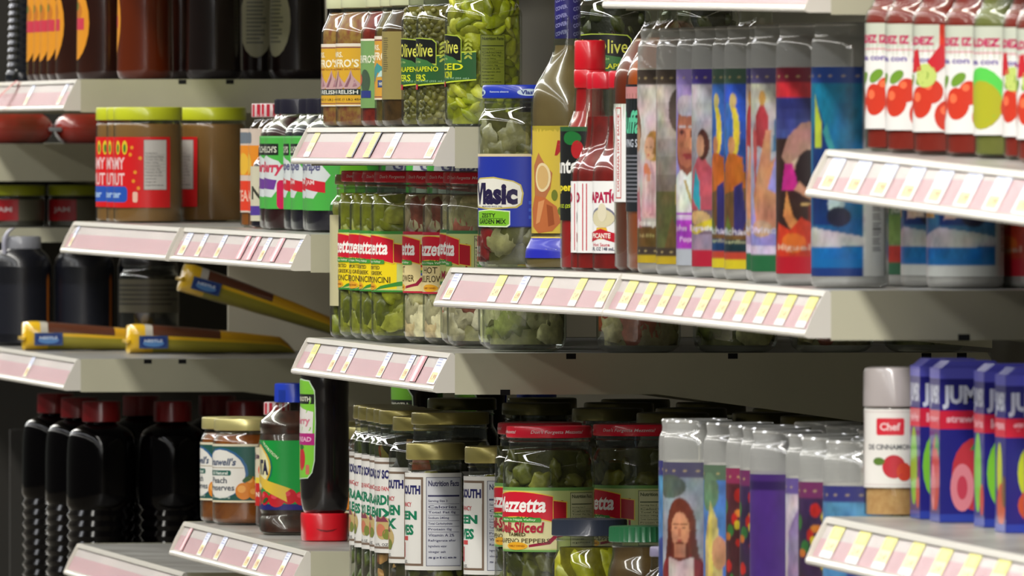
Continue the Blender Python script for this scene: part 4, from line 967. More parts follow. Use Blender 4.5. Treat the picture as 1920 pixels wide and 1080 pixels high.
put(P['olivebk'], 36, None, .20, hG, 'second dark pepper jar back from the yellow-green one', gn, 0, s=2.955)

# ------------------------------------------------------------------ low shelf: olives and okra, sliced peppers, small jars
def okra(words, picture):
    olive_ = picture == 'can'
    A = Art(150, 92, (222, 220, 214)); A.frame(-34, 4, 34, 88, 2.2, (120, 100, 84))
    A.poly([(-32, 72), (-20, 80), (0, 83), (20, 80), (32, 72), (32, 66), (20, 73), (0, 76), (-20, 73), (-32, 66)], (222, 220, 214))
    A.text("TALK O' SOUTH", 0, 76, 62, 9, (40, 40, 96), .05); A.text('PICKLED FANCY', 0, 62, 40, 4.4, (190, 50, 60), .02)
    A.text(words[0], 0, 51, 54, 10, (24, 120, 84), .05); A.text(words[1], 0, 38, 46, 10, (24, 120, 84), .05)
    if picture == 'can': A.rect(-2, 12, 6, 26, (186, 30, 40)); A.rect(-14, 28, 14, 32, (196, 70, 70))
    else:
        A.ell(4, 24, 15, 11, (190, 166, 110)); A.ell(0, 22, 8, 6, (200, 120, 90)); A.ell(10, 18, 6, 5, (120, 130, 60)); A.poly([(-12, 30), (-8, 36), (2, 33), (6, 36), (12, 30)], (130, 60, 80))
    A.text('16 FL. OZ.', 0, 8, 26, 2.6, (80, 80, 80))
    nutrition(A, 37, 4, 73, 88, (206, 208, 214), (56, 56, 96))
    return A
OK = [(96, 110, 40), (80, 96, 34), (120, 130, 60), (70, 84, 30)]
def okjar(name, cols, words, rot, H=178, seed=50, pic='veg', z0=38, squash=(.55, .55, 2.0)):
    return jar(name, H, 33, H * .80, H * .86, 27, 14, 29.5, GOLD, pieces(34, 12, cols, seed, squash, (50, 50, 24), top=H - 28), [(okra(words, pic), z0, rot)], metal=.7, n=2.4)
P['ok1'] = okjar('okra_jar', OK, ('OKRA', 'PICKLES'), 0, 176)
P['ok2'] = okjar('garden_jar', [(206, 120, 60), (180, 100, 50), (120, 110, 50), (200, 150, 90)], ('GARDEN', 'MIX'), 22, 176, 52)
P['ok3'] = okjar('bean_mix_jar', [(76, 72, 34), (96, 90, 44), (60, 50, 30)], ('GARDEN', 'MIX'), 10, 171, 53, z0=30, squash=(1, .5, 1))
P['olv'] = jar('olive_jar', 150, 29, 116, 124, 24.5, 16, 28, GOLD, pieces(46, 9.5, [(96, 100, 34), (80, 84, 28), (112, 112, 44)], 55, (1, 1, 1.1), (40, 40, 14), top=124, jitter=.1), [(okra(('QUEEN', 'OLIVES'), 'can'), 30, -8)], metal=.7)
P['gv'] = jar('vegetable_jar', 178, 40, 142, 152, 35, 12, 37, GOLD, pieces(30, 18, [(170, 166, 100), (190, 186, 130), (120, 120, 50), (176, 84, 40)], 57, (1, .8, .9), (60, 58, 26), top=150), [(okra(('GARDEN', 'MIX'), 'veg'), 30, 0)], metal=.7)
gn = 'white-labelled pickled vegetable jars'
for i, (k, u, df, rot) in enumerate([('ok1', 656, .022, 0), ('ok1', 665, .018, -6), ('ok1', 680, .019, 8), ('ok1', 694, .022, 0), ('ok2', 704, .020, 6), ('ok3', 730, .028, -12)]):
    lab = ['okra jar at the far left of the white-labelled row', 'second okra jar in the white-labelled row', 'third okra jar, with a pink dot on its white label', 'fourth okra jar, mostly hidden beside the orange vegetables',
           'white-labelled jar with orange vegetables inside', 'shorter white-labelled jar with dark beans, next to the olive jar'][i]
    put(P[k], 33, u, df, hL, lab, gn, rot)
put(P['gv'], 40, 766, .020, hL, 'taller gold-lidded cauliflower jar behind the olive jars', gn, 40)
put(P['olv'], 29, 760, .008, hL, 'olive jar turned to its nutrition panel, gold lid', gn, 0)
put(P['olv'], 29, 870, .045, hL, 'olive jar with green lettering, behind the one with nutrition panel', gn, 4)
put(P['dsl'], 42, 928, .056, hL, 'red-lidded sliced pepper jar, left sliver of two in front', 'red-lidded sliced pepper jars', 24)
put(P['dsl'], 42, 944, .044, hL, 'red-lidded sliced pepper jar with its label in full view', 'red-lidded sliced pepper jars', 38)
put(P['dsl'], 42, None, .134, hL, 'red-lidded sliced pepper jar in shadow to the right', 'red-lidded sliced pepper jars', 14, s=2.955)
put(P['dsl'], 42, None, .222, hL, 'red-lidded sliced pepper jar furthest right, hidden by candles', 'red-lidded sliced pepper jars', 14, s=2.955)
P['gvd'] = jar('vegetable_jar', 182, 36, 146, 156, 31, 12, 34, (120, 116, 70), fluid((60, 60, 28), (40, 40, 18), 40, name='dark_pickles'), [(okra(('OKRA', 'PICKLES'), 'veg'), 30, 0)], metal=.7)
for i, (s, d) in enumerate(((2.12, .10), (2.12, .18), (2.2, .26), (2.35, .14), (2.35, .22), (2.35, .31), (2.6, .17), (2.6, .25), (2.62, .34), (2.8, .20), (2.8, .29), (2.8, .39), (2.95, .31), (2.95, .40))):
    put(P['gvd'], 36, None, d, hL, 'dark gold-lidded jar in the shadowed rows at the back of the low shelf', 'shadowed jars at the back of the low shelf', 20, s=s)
# small dark-lidded jars
P['yel'] = jar('small_pepper_jar', 101, 33, 60, 74, 29, 15, 33.5, (40, 46, 60), pieces(16, 17, [(190, 184, 30), (206, 196, 50), (170, 170, 30)], 61, (.7, .7, 1.8), (110, 104, 10), top=76), [(Art(120, 20, (222, 220, 214)), 8, 0)], flute=1.2)
P['grn'] = jar('small_olive_jar', 100, 29, 60, 74, 25, 14, 28, (36, 96, 60), fluid((96, 74, 40), (80, 60, 40), 30, name='caper_brine'), [(Art(100, 20, (222, 220, 214)), 8, 0)], flute=1.2)
P['cap'] = bottle('small_sauce_bottle', [(0, 18), (3, 20), (50, 20), (60, 16), (66, 10), (72, 9), (80, 9)], GL, [(Art(70, 24, (200, 200, 206)), 14, 0)], (79, 88, 10, (130, 124, 150)), fillc=mat('pale_caper', (110, 106, 100), .4), fill_top=60)
put(P['yel'], 33.5, 1035, .030, hL, 'small jar of yellow peppers with a fluted dark lid')
put(P['grn'], 29, 1140, .052, hL, 'small dark jar with a fluted green and silver lid')
put(P['cap'], 20, 1197, .050, hL, 'tiny bottle at the left of the lower candles, front one')
put(P['cap'], 20, 1215, .052, hL, 'tiny bottle touching the lower blue candle')
for i in range(2): put(P['grn'], 29, None, .14, hL, 'small dark jar in shadow behind the green-lidded jar, %s one' % ('near', 'far')[i], 'small dark jars', 0, s=3.5 + .08 * i)

# ------------------------------------------------------------------ low left shelf: preserves, tomato juice, squeeze bottles
hE = lambda s: -.413
A = Art(150, 62, (36, 84, 76)); A.rect(-75, 59.5, 75, 62, (214, 206, 180)); A.rect(-75, 0, 75, 2, (220, 210, 180))
A.ell(-2, 31, 33, 27, (50, 96, 140)); A.ell(-3, 30, 31, 26, (224, 222, 214)); A.text('Braswell\'s', -4, 43, 44, 8, (70, 84, 110), .03, .25); A.rect(-28, 36.4, 26, 37, (150, 130, 90))
A.rrect(-26, 28.5, 12, 34, 2, (34, 96, 84)); A.text('All Natural', -6, 31.2, 28, 3.4, (224, 230, 220), .02); A.text('Peach', -6, 23.4, 26, 6.4, (60, 70, 84), .02); A.text('Preserves', -4, 15.6, 40, 6.4, (60, 70, 84), .02)
for (x, y, r) in ((26, 12, 9), (38, 10, 7), (34, 22, 6), (-34, 12, 8)): A.ell(x, y, r, r, (214, 128, 40)); A.ell(x - r * .25, y + r * .25, r * .5, r * .45, (232, 164, 80))
A.ell(30, 25, 6, 2.6, (50, 90, 50), rot=.5); A.ell(42, 24, 6, 2.6, (50, 90, 50), rot=-.4); A.text('NET WT 10.5 OZ (297g)', -6, 5, 34, 2.4, (206, 214, 200), .02)
P['peach'] = jar('preserve_jar', 113, 36, 88, 97, 31.5, 13, 34.5, (206, 196, 130), fluid((150, 84, 24), (120, 60, 16), 50, name='peach_preserve'), [(A, 24, 0)], metal=.5)
put(P['peach'], 36, 376, .012, hE, 'peach preserve jar, left one half hidden', 'peach preserve jars', 8)
put(P['peach'], 36, 399, .016, hE, 'peach preserve jar, right one with its name in view', 'peach preserve jars', 38)
pr = [(0, 20), (3, 23), (70, 23)] + smooth_prof([(71, 23), (90, 20), (106, 12), (112, 11)], 2) + [(120, 11)]
A = Art(90, 62, (206, 196, 170)); A.rect(-45, 0, 45, 24, (196, 36, 34)); A.rect(-45, 24, 45, 30, (226, 200, 60)); A.ell(14, 38, 9, 7, (206, 70, 40)); A.text('Jam', 8, 52, 30, 8, (80, 50, 70), .03); A.text('NET', 10, 12, 20, 5, (236, 220, 200), .03)
P['ging'] = bottle('small_jam_bottle', pr, GL, [(A, 22, 12)], None, fillc=mat('dark_jam', (70, 34, 24), .3))
G = Art(98, 15, (214, 190, 190))
for i in range(9): G.rect(-47 + i * 11, 0, -41.5 + i * 11, 15, (190, 40, 60))
def ging_cap(root, z0, z1, r):
    o = add_lid(root, z0, z1, r, (214, 190, 190), 'striped_cap')
    G2 = Art(2 * pi * r, z1 - z0 - 2)
    n = int(2 * pi * r / 7)
    for i in range(n): G2.rect(-pi * r + i * 7, 0, -pi * r + i * 7 + 3.6, z1 - z0 - 2, (190, 34, 56))
    G2.build(Shape([(0, r + .25), (300, r + .25)]), z0 + 1, 'stripes', o, off=.06)
ging_cap(P['ging'], 118, 132, 14)
put(P['ging'], 23, 479, .052, hE, 'small jam bottle with a red and white striped cap beside the preserves', None, 0)
pr = [(0, 30), (3, 35), (17, 35.5), (19, 33.5), (23, 33.5), (25, 34.5), (102, 34.5), (104, 33.6)] + smooth_prof([(105, 33.6), (112, 35), (118, 34), (132, 19), (138, 18)], 2) + [(150, 18)]
A = Art(190, 72, (20, 150, 60)); A.rect(-95, 0, 95, 6, (34, 34, 110)); A.ell(-12, 44, 30, 26, (30, 110, 90)); A.ell(-12, 44, 28, 24, (220, 180, 60)); A.ell(-12, 44, 26, 22, (226, 220, 170)); A.text('VITA', -2, 44, 30, 16, (24, 26, 60), .05)
A.text('NUTRITION', 14, 62, 26, 3, (220, 230, 190), .02, 0, -.7)
for (x, y, r) in ((-12, 12, 9), (6, 12, 8), (22, 11, 9), (36, 14, 9), (50, 12, 8), (-30, 12, 9)): A.ell(x, y, r, r * .9, (196, 26, 40)); A.ell(x - 2, y + 3, r * .4, r * .3, (220, 70, 80))
A.poly([(-30, 30), (-4, 26), (18, 16), (34, 8), (32, 18), (38, 22), (20, 28), (0, 34), (-28, 38)], (222, 186, 60)); A.ell(8, 10, 5, 2, (40, 90, 40), rot=.5)
P['vita'] = bottle('tomato_juice_bottle', pr, glass('clear_plastic'), [(A, 26, 22)], (137, 157, 20, (30, 60, 180), .7), n=3.4, fillc=mat('dark_juice', (70, 36, 26), .35, c2=(44, 22, 18), nscale=90), fill_top=128)
put(P['vita'], 35, 488, .022, hE, 'square dark juice bottle with a blue cap and green label', None, 0)
pr = [(28, 24), (30, 27), (36, 29), (48, 31), (120, 31), (140, 30), (158, 31), (176, 30), (186, 24), (188, 10)]
def squeeze(): 
    root = thing('squeeze_bottle', 'tmp', 'bottle'); sh = Shape(smooth_prof(pr, 1), 2.4, .8)
    body(root, sh.prof, mat('black_syrup_plastic', (24, 20, 20), .16, coat=.6), 2.4, .8)
    A = Art(64, 104)
    A.poly([(-22, 0), (18, 2), (24, 8), (27, 20), (28, 60), (27, 92), (20, 102), (0, 104), (-22, 102)], (196, 220, 190))
    A.poly([(-22, 1.2), (17, 3), (23, 8.6), (25.8, 20), (26.8, 60), (25.8, 91), (19, 101), (0, 102.6), (-22, 100.8)], (124, 196, 60))
    A.rect(-22, 78, 26, 88, (34, 40, 34)); A.text("SMOOTH", 4, 83, 34, 5, (220, 220, 200), .03); A.poly([(-22, 44), (24, 42), (25, 70), (-22, 78)], (220, 216, 210)); A.text('Berry', 4, 60, 34, 10, (206, 120, 140), .03)
    A.rect(-22, 36, 26.6, 48, (176, 40, 120)); A.text('SPREAD', 6, 42, 34, 5, (226, 170, 200), .03); A.ell(4, 22, 9, 12, (196, 40, 50)); A.ell(4, 34, 6, 2.6, (40, 110, 40)); A.rrect(14, 6, 20, 16, 1.5, (196, 110, 90))
    A.build(sh, 62, 'label', root, zsplit=True, rot=radians(10), off=.5)
    bm = bmesh.new(); lathe(bm, Shape([(0, 28), (1, 29), (26, 30), (28.4, 29.2), (28.6, 24)], 3.0, .8), seg=56); c = link_bm('cap', bm, lidmat((214, 20, 36)), root, angle=40)
    B = Art(40, 8); B.poly([(-14, 4), (-8, 1.4), (0, .6), (8, 1.4), (14, 4), (8, 3), (0, 2.2), (-8, 3)], (120, 8, 16)); B.build(Shape([(0, 30), (30, 30)], 3.0, .8), 9, 'notch_shade', c, rot=radians(88), off=.1, R=29.6)  # flat dark red crescent paints the shade of the cap's notch
    return root
P['sq'] = squeeze()
put(P['sq'], 31, 552, .030, hE, 'black squeeze bottle standing on its wide red cap')
def radius(p): return max(abs(v[0]) for c in p.children if c.type == 'MESH' for v in c.bound_box) * 1000
def put_at(p, s, d, h, lab, group=None, rot=0):         # d = distance of the centre behind the shelf line
    R = radius(p); return put(p, R, None, d - R / 1000, h, lab, group, rot, s=s)
for i, d in enumerate((.115, .175)):
    put_at(P['sq'], 1.955, d, hE, 'black squeeze bottle in shadow right of the front one, %s back' % ('first', 'second')[i], 'shadowed squeeze bottles', 10)
put_at(P['vita'], 1.93, .235, hE, 'blue-capped bottle in shadow under the middle shelf')
for i, (s, d) in enumerate(((1.93, .285), (1.93, .335), (1.9, .39))):
    put_at(P['ging'], s, d, hE, 'striped-cap bottle in shadow under the middle shelf, %s from the front' % ('first', 'second', 'third')[i], 'shadowed striped-cap bottles')
for i, (s, d) in enumerate(((1.25, .12), (1.25, .2), (1.5, .13))):
    put_at(P['peach'], s, d, hE, 'preserve jar in shadow behind the front preserve jars, %s one' % ('left', 'middle', 'right')[i], 'shadowed preserve jars')

# ------------------------------------------------------------------ peanut butter and squeeze jams
hB = lambda s: -.0975
A = Art(164, 80, (216, 26, 30)); A.text('CREAMY', -2, 50, 56, 14, (236, 200, 200), .02); A.text('PEANUT', -2, 32, 56, 14, (236, 200, 200), .02)
A.rrect(-34, 6, 30, 24, 5, (40, 84, 180)); A.text('butter', 0, 15, 40, 8, (170, 200, 236), .03)
for x in (-26, -4, 14, 26): A.ell(x, 68, 4, 8, (226, 200, 50)); A.ell(x, 67, 2, 5, (50, 120, 50))
for (x, y) in ((36, 68), (46, 56), (40, 40), (44, 22), (34, 60), (38, 30)): A.ell(x, y, 2.4, 2.4, (236, 150, 40), 5)
A.rrect(37, 6, 43, 18, 2, (236, 190, 170)); nutrition(A, 50, 20, 77, 77, (196, 192, 186), (100, 96, 96), title=False)
P['pb'] = jar('peanut_butter_tub', 131, 39, 110, 114, 37.5, 15, 39, (196, 204, 40), fluid((150, 108, 62), None, name='peanut_butter', rough=.4), [(A, 17, 0)], br=4, gl=glass('clear_plastic'), bead=False)
gn = 'yellow-lidded peanut butter tubs'
for i, (u, df) in enumerate(((180, .012), (200, .014), (213, .014))):
    put(P['pb'], 39, u, df, hB, 'peanut butter tub with a red label, %s of the three in front' % ('leftmost', 'middle', 'rightmost')[i], gn, (0, 0, 4)[i])
put_at(P['pb'], .05, .1475, hB, 'peanut butter tub behind, turned to its plain brown side', gn, -62)
def tall_bottle(name, cap_c, label_art, liq, H=137, R=37, cap_r=22, capname='cap', rot=0, z0=22):
    pr = [(0, R - 6), (2, R - 1), (5, R), (H * .66, R)] + smooth_prof([(H * .67, R), (H * .78, R - 2), (H * .87, cap_r - 2), (H * .89, cap_r - 2)], 2) + [(H - 3, cap_r - 3)]
    return bottle(name, pr, glass('clear_plastic'), [(label_art, z0, rot)], (H - 16, H, cap_r, cap_c, .7), fillc=liq, fill_top=H * .86, n=2.6)
def jam_art(v):
    A = Art(170, 76, (76, 178, 72)); A.rect(-85, 74, 85, 76, (110, 196, 110))
    A.rect(-32, 56, 16, 68, (28, 34, 30)); A.text("WELCH'S", -6, 62, 40, 7, (206, 210, 190), .03)
    A.poly([(-38, 14), (-34, 50), (-10, 56), (16, 50), (30, 36), (20, 24), (6, 12)], (214, 220, 220))
    if v == 'cherry':
        A.text('Berry', 0, 42, 44, 15, (206, 60, 90), .04, .2); A.poly([(-38, 22), (10, 20), (14, 30), (-38, 34)], (110, 60, 150)); A.rrect(14, 0, 60, 30, 5, (206, 30, 84)); A.ell(30, 28, 8, 6, (120, 60, 50)); A.text('80', 40, 12, 18, 11, (240, 220, 226), .04)
        A.poly([(30, 34), (60, 40), (85, 60), (85, 74), (36, 74)], (40, 160, 100))
    else:
        A.text('Grape', -4, 44, 44, 13, (90, 90, 130), .03, .15); A.poly([(-38, 24), (24, 18), (24, 29), (-38, 36)], (206, 36, 50)); A.text('JAM', -4, 28, 24, 6, (236, 200, 200), .03)
        A.poly([(34, 0), (60, 0), (70, 40), (60, 74), (44, 74)], (120, 196, 50)); A.poly([(60, 6), (85, 20), (85, 2), (62, 0)], (50, 150, 40))
    return A
ora = Art(110, 90, (206, 190, 176)); ora.rect(-55, 2, 55, 34, (222, 66, 40)); ora.rect(-55, 40, 55, 72, (226, 140, 40)); ora.ell(10, 52, 10, 12, (226, 180, 60)); ora.rrect(-20, 74, 20, 86, 3, (110, 120, 130)); ora.text('TEA', 8, 18, 22, 12, (236, 180, 160), .03)
def slim(name, art, liq, capc=None, H=132, R=26, rot=0):
    pr = [(0, R - 4), (3, R), (H * .6, R)] + smooth_prof([(H * .62, R), (H * .74, R - 5), (H * .86, 11), (H * .9, 10)], 2) + [(H - 4, 10)]
    return bottle(name, pr, GL, [(art, 16, rot)], capc and (H - 14, H, 13, capc), fillc=liq, fill_top=H * .7)
P['org'] = slim('striped_cap_bottle', ora, mat('amber_syrup', (150, 86, 30), .3)); ging_cap(P['org'], 118, 133, 14)
P['jamR'] = tall_bottle('jam_squeeze_bottle', (26, 24, 40), jam_art('cherry'), mat('red_jam', (60, 16, 26), .3, c2=(36, 10, 18), nscale=30), rot=18)
P['jamG'] = tall_bottle('jam_squeeze_bottle', (26, 24, 40), jam_art('grape'), mat('purple_jam', (28, 22, 44), .3), rot=6)
nn = Art(100, 58, (206, 200, 176)); nn.rect(-50, 6, 50, 16, (84, 60, 150)); nn.text('N', 14, 30, 16, 14, (60, 60, 50), .03)
P['low'] = bottle('short_dark_bottle', [(0, 18), (3, 22), (60, 22), (70, 18), (76, 13), (82, 12)], GL, [(nn, 8, 0)], (76, 88, 13.5, (24, 26, 44)), fillc=mat('purple_jam', (28, 22, 44)), fill_top=72)
gn = 'squeeze bottles beside the peanut butter'
put(P['org'], 26, 451, .060, hB, 'slim amber bottle with a striped cap, left of two', gn, 0)
put(P['org'], 26, 466, .060, hB, 'slim amber bottle with a striped cap, right of two', gn, -20)
put(P['low'], 22, 470, .047, hB, 'short bottle with a dark cap and cream label in front of the amber ones', gn, 0)
put(P['jamR'], 37, 488, .045, hB, 'dark jam bottle with berry label, hidden left one of two', gn, 0)
put(P['jamR'], 37, 498, .040, hB, 'dark jam bottle with a pink and green berry label in full view', gn, 6)
for i, (u, df) in enumerate(((533, .047), (547, .045), (569, .047), (577, .044))):
    put(P['jamG'], 37, u, df, hB, 'dark jam bottle with a bright green label and red ribbon, %s of four' % ('first', 'second', 'third', 'fourth')[i], gn, (0, 4, 0, 14)[i])
for i, (s, d) in enumerate(((1.55, .17), (1.75, .17), (1.9, .17), (1.9, .25))):
    put_at(P['jamG'], s, d, hB, 'green-labelled jam bottle in the shadowed back row, %s from left' % ('first', 'second', 'third', 'fourth')[i], 'jam bottles in the back row', 80)

# ------------------------------------------------------------------ far left: syrups, jugs, bags
hA = lambda s: .066
def syrup_art(v):
    A = Art(70, 92)
    if v: A.ell(0, 46, 26, 44, (226, 150, 40)); A.ell(0, 60, 14, 12, (200, 120, 40)); A.rect(-18, 38, 18, 52, (206, 60, 80)); A.ell(0, 66, 6, 5, (110, 120, 40))
    else: A.ell(0, 46, 21, 42, (150, 146, 116)); A.lines(-12, 18, 12, 74, 12, (90, 90, 76), 3)
    return A
pr = [(0, 27), (3, 31), (10, 33), (40, 32.5), (90, 32), (118, 31), (140, 24), (160, 16), (176, 14), (186, 14)]
pr = [(0, 27), (3, 31)] + smooth_prof(pr[2:], 2)
SYR = mat('amber_syrup_plastic', (52, 22, 12), .18, coat=.6, c2=(36, 15, 10), nscale=8)
P['syr'] = bottle('syrup_bottle', pr, SYR, [(syrup_art(1), 22, 0, 'label', 1)], (184, 200, 15, (200, 40, 30)))
P['syrb'] = bottle('syrup_bottle', pr, mat('dark_syrup_plastic', (26, 14, 12), .18, coat=.5), [(syrup_art(0), 22, 96, 'label', 1)], (184, 200, 15, (200, 40, 30)))
gn = 'syrup bottles on the highest left shelf'
for i, (u, df) in enumerate(((50, .030), (62, .030), (74, .031), (88, .032), (104, .034), (144, .044))):
    put(P['syr'], 33, u, df, hA, 'amber syrup bottle with an orange oval label, %s from the left' % ('first', 'second', 'third', 'fourth', 'fifth', 'sixth')[i], gn, (4, 4, 6, 6, -6, 4)[i])
P['syra'] = bottle('syrup_bottle', pr, mat('clear_amber_plastic', (92, 34, 10), .2, coat=.5), [(syrup_art(1), 22, 0, 'label', 1)], (184, 200, 15, (200, 40, 30)))
for i, (s, d, k, r) in enumerate(((-.13, .092, 'syra', -24), (-.22, .145, 'syr', -30), (-.07, .165, 'syrb', -150), (-.2, .235, 'syrb', -20), (-.07, .262, 'syrb', -64), (-.12, .335, 'syrb', -4), (-.12, .405, 'syrb', 200))):
    put_at(P[k], s, d, hA, 'dark syrup bottle going back from the shelf end, %s back' % ('first', 'second', 'third', 'fourth', 'fifth', 'sixth', 'seventh')[i], gn, r)
# ribbed black bottle and yellow carton
pr = [(0, 19), (4, 21), (12, 20)]
for i in range(14): pr += [(16 + i * 9, 17 - i * .25), (20.5 + i * 9, 19 - i * .25)]
pr += [(145, 12), (160, 11)]
P['rib'] = bottle('ribbed_bottle', pr, mat('black_ribbed_plastic', (30, 34, 44), .25, coat=.4), [], (158, 172, 13, (20, 20, 24)))
put(P['rib'], 21, 10, .022, hA, 'black ribbed bottle at the left edge of the picture')
def carton(name, w, d, h, art_side, art_front, c, top_c=None, gable=False):
    root = thing(name, 'tmp', 'carton')
    bm = bmesh.new(); bm_box(bm, (-w / 2000, -d / 2000, 0), (w / 2000, d / 2000, h / 1000), .0012); link_bm('carton_box', bm, mat('carton_%d_%d_%d' % c, c, .35, coat=.3), root, smooth=False)
    if art_side: art_side.build(None, 0, 'side_print', root, off=.1, flat=lambda X, Y, q: (w / 2000 + q / 1000, X / 1000, Y / 1000))
    if art_front: art_front.build(None, 0, 'front_print', root, off=.1, flat=lambda X, Y, q: (X / 1000, -d / 2000 - q / 1000, Y / 1000))
    return root
A = Art(22, 170, (206, 196, 60)); A.rect(-11, 70, 11, 110, (196, 170, 150)); A.ell(0, 60, 9, 20, (214, 150, 50)); A.rect(7, 0, 11, 170, (206, 90, 130))
P['ycar'] = carton('yellow_carton', 50, 22, 170, A, None, (206, 200, 60))
put_at(P['ycar'], -.94, -.010, hA, 'yellow carton cut off by the left edge of the picture')

# dark jugs on the shelf with the bags
hC = lambda s: -.256
pr = [(0, 30), (4, 36), (96, 37)] + smooth_prof([(97, 37), (110, 34), (120, 22), (128, 20)], 2) + [(134, 20)]
jl = Art(150, 78, (22, 24, 34)); jl.rect(52, 0, 58, 74, (196, 110, 30)); jl.rect(-75, 0, -60, 74, (190, 120, 40))
P['jug'] = bottle('dark_jug', pr, mat('black_jug_plastic', (18, 19, 26), .3, coat=.3), [(jl, 14, 60)], (118, 134, 24, (150, 152, 160)))
def handle(root):
    bm = bmesh.new(); N = 14; rings = []
    for i in range(N + 1):
        t = pi * i / N; cy = -10 - 13 * sin(t); cz = 112 + 22 * cos(t) * -1 + 10
        rings.append([bm.verts.new(((3 * cos(a)) / 1000 + .018, (cy + 3 * sin(a)) / 1000, cz / 1000)) for a in [2 * pi * k / 8 for k in range(8)]])
    for a, b in zip(rings, rings[1:]):
        for k in range(8): bm.faces.new((a[k], a[(k + 1) % 8], b[(k + 1) % 8], b[k]))
    link_bm('handle', bm, mat('jug_handle_glint', (170, 170, 186), .3), root)  # pale colour stands in for the highlight on the handle loop
handle(P['jug'])
gn = 'dark jugs behind the yellow bags'
for i, (u, s) in enumerate(((-16, -.955), (102, -.95), (222, -.95))):
    put_at(P['jug'], s, (u - hor(s, 0)) / kpx(s) + .037, hC, 'black jug behind the yellow bags, %s from the left' % ('first', 'second', 'third')[i], gn, 0)
dk = Art(120, 40, (96, 92, 76)); dk.lines(-50, 6, 50, 34, 5, (60, 58, 50), 7)
P['dkj'] = jar('dark_jar', 112, 36, 88, 96, 31, 12, 33, (24, 24, 26), fluid((22, 20, 16), None, name='black_syrup'), [(dk, 44, 80)])
put_at(P['dkj'], -.70, .165, hC, 'dark jar with a grey label behind the middle yellow bag')

def bag(name):
    """lying yellow snack bag, long axis +Y, sealed blocky end towards the aisle"""
    root = thing(name, 'tmp', 'bag')
    Ws, Hs, Lg = 64, 35, 196; bm = bmesh.new(); lay = bm.loops.layers.float_color.new('Col'); rings = []; N = 24; M = 22
    for j in range(M + 1):
        t = j / M; y = -Lg / 2 + Lg * t
        w = Ws * (0.92 + .12 * sin(pi * t)); hh = Hs * (1.0 - .50 * t ** 1.3) if t < .93 else Hs * .5 * (1 - t) / .07 + 1.0
        if j == 0: w *= .96; hh *= .94
        ring = []
        for i in range(N):
            a = 2 * pi * i / N; c, s = cos(a), sin(a); q = 1 / (abs(c) ** 5 + abs(s) ** 5) ** .2
            wr = 1 + .035 * sin(5 * a + 13 * t) * sin(9 * t + a * 2) * (t > .08)
            ring.append(bm.verts.new((w / 2 * c * q * wr / 1000, y / 1000, (hh / 2 + hh / 2 * s * q * wr) / 1000)))
        rings.append(ring)
    def paint(f, c):
        for l in f.loops: l[lay] = lin(c)
    for j in range(M):
        for i in range(N):
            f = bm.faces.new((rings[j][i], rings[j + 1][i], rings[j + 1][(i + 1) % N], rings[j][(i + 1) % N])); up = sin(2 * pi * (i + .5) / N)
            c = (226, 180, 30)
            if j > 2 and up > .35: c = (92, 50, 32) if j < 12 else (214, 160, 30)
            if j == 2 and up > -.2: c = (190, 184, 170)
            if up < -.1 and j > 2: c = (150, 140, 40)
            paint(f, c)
    f = bm.faces.new(rings[0]); paint(f, (232, 190, 40)); f = bm.faces.new(rings[-1][::-1]); paint(f, (200, 160, 30))
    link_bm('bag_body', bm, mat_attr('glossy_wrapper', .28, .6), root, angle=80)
    return root
def bag_logo(b):
    # printed panel and seal on the gusset side that faces down the aisle
    A = Art(38, 15, (60, 84, 130)); A.rrect(-17, 1.5, 17, 13.5, 4, (34, 60, 130)); A.ell(0, 6, 14, 4, (90, 140, 200)); A.text('NESTLE', 0, 9, 24, 3.4, (210, 220, 236), .03)
    A.build(None, 0, 'logo_patch', b, off=.6, m=mat_attr('glossy_wrapper'), flat=lambda X, Y, q: (.0338 + q / 1000, -.071 + X / 1000 * .9, .006 + Y / 1000))
    bm = bmesh.new(); bm_box(bm, (-.030, -.102, .012), (.030, -.098, .0165), .0008); link_bm('seal_fin', bm, mat_attr('glossy_wrapper') if False else mat('yellow_foil', (226, 184, 40), .3, coat=.5), b)
P['bag'] = bag('snack_bag'); bag_logo(P['bag'])
def place_bag(s, d, z, rz, rx, ry, lab):
    o = P['bag'] if P['bag'].name not in USED else dup(P['bag']); USED.add(P['bag'].name)
    o.location = (s * UNIT, d, EYE + z); o.rotation_euler = (radians(rx), radians(ry), radians(rz)); o['label'] = lab; o['group'] = 'yellow candy bags'; o['category'] = 'bag'
place_bag(-.60, .100, -.2555, 0, 0, 0, 'yellow bag lying flat, leftmost of the three')
place_bag(-.36, .197, -.2555, 0, 0, 0, 'yellow bag lying in the middle with another bag leaning over it')
place_bag(-.28, .243, -.2080, 0, -16, 0, 'yellow bag tilted on top of the middle bag')

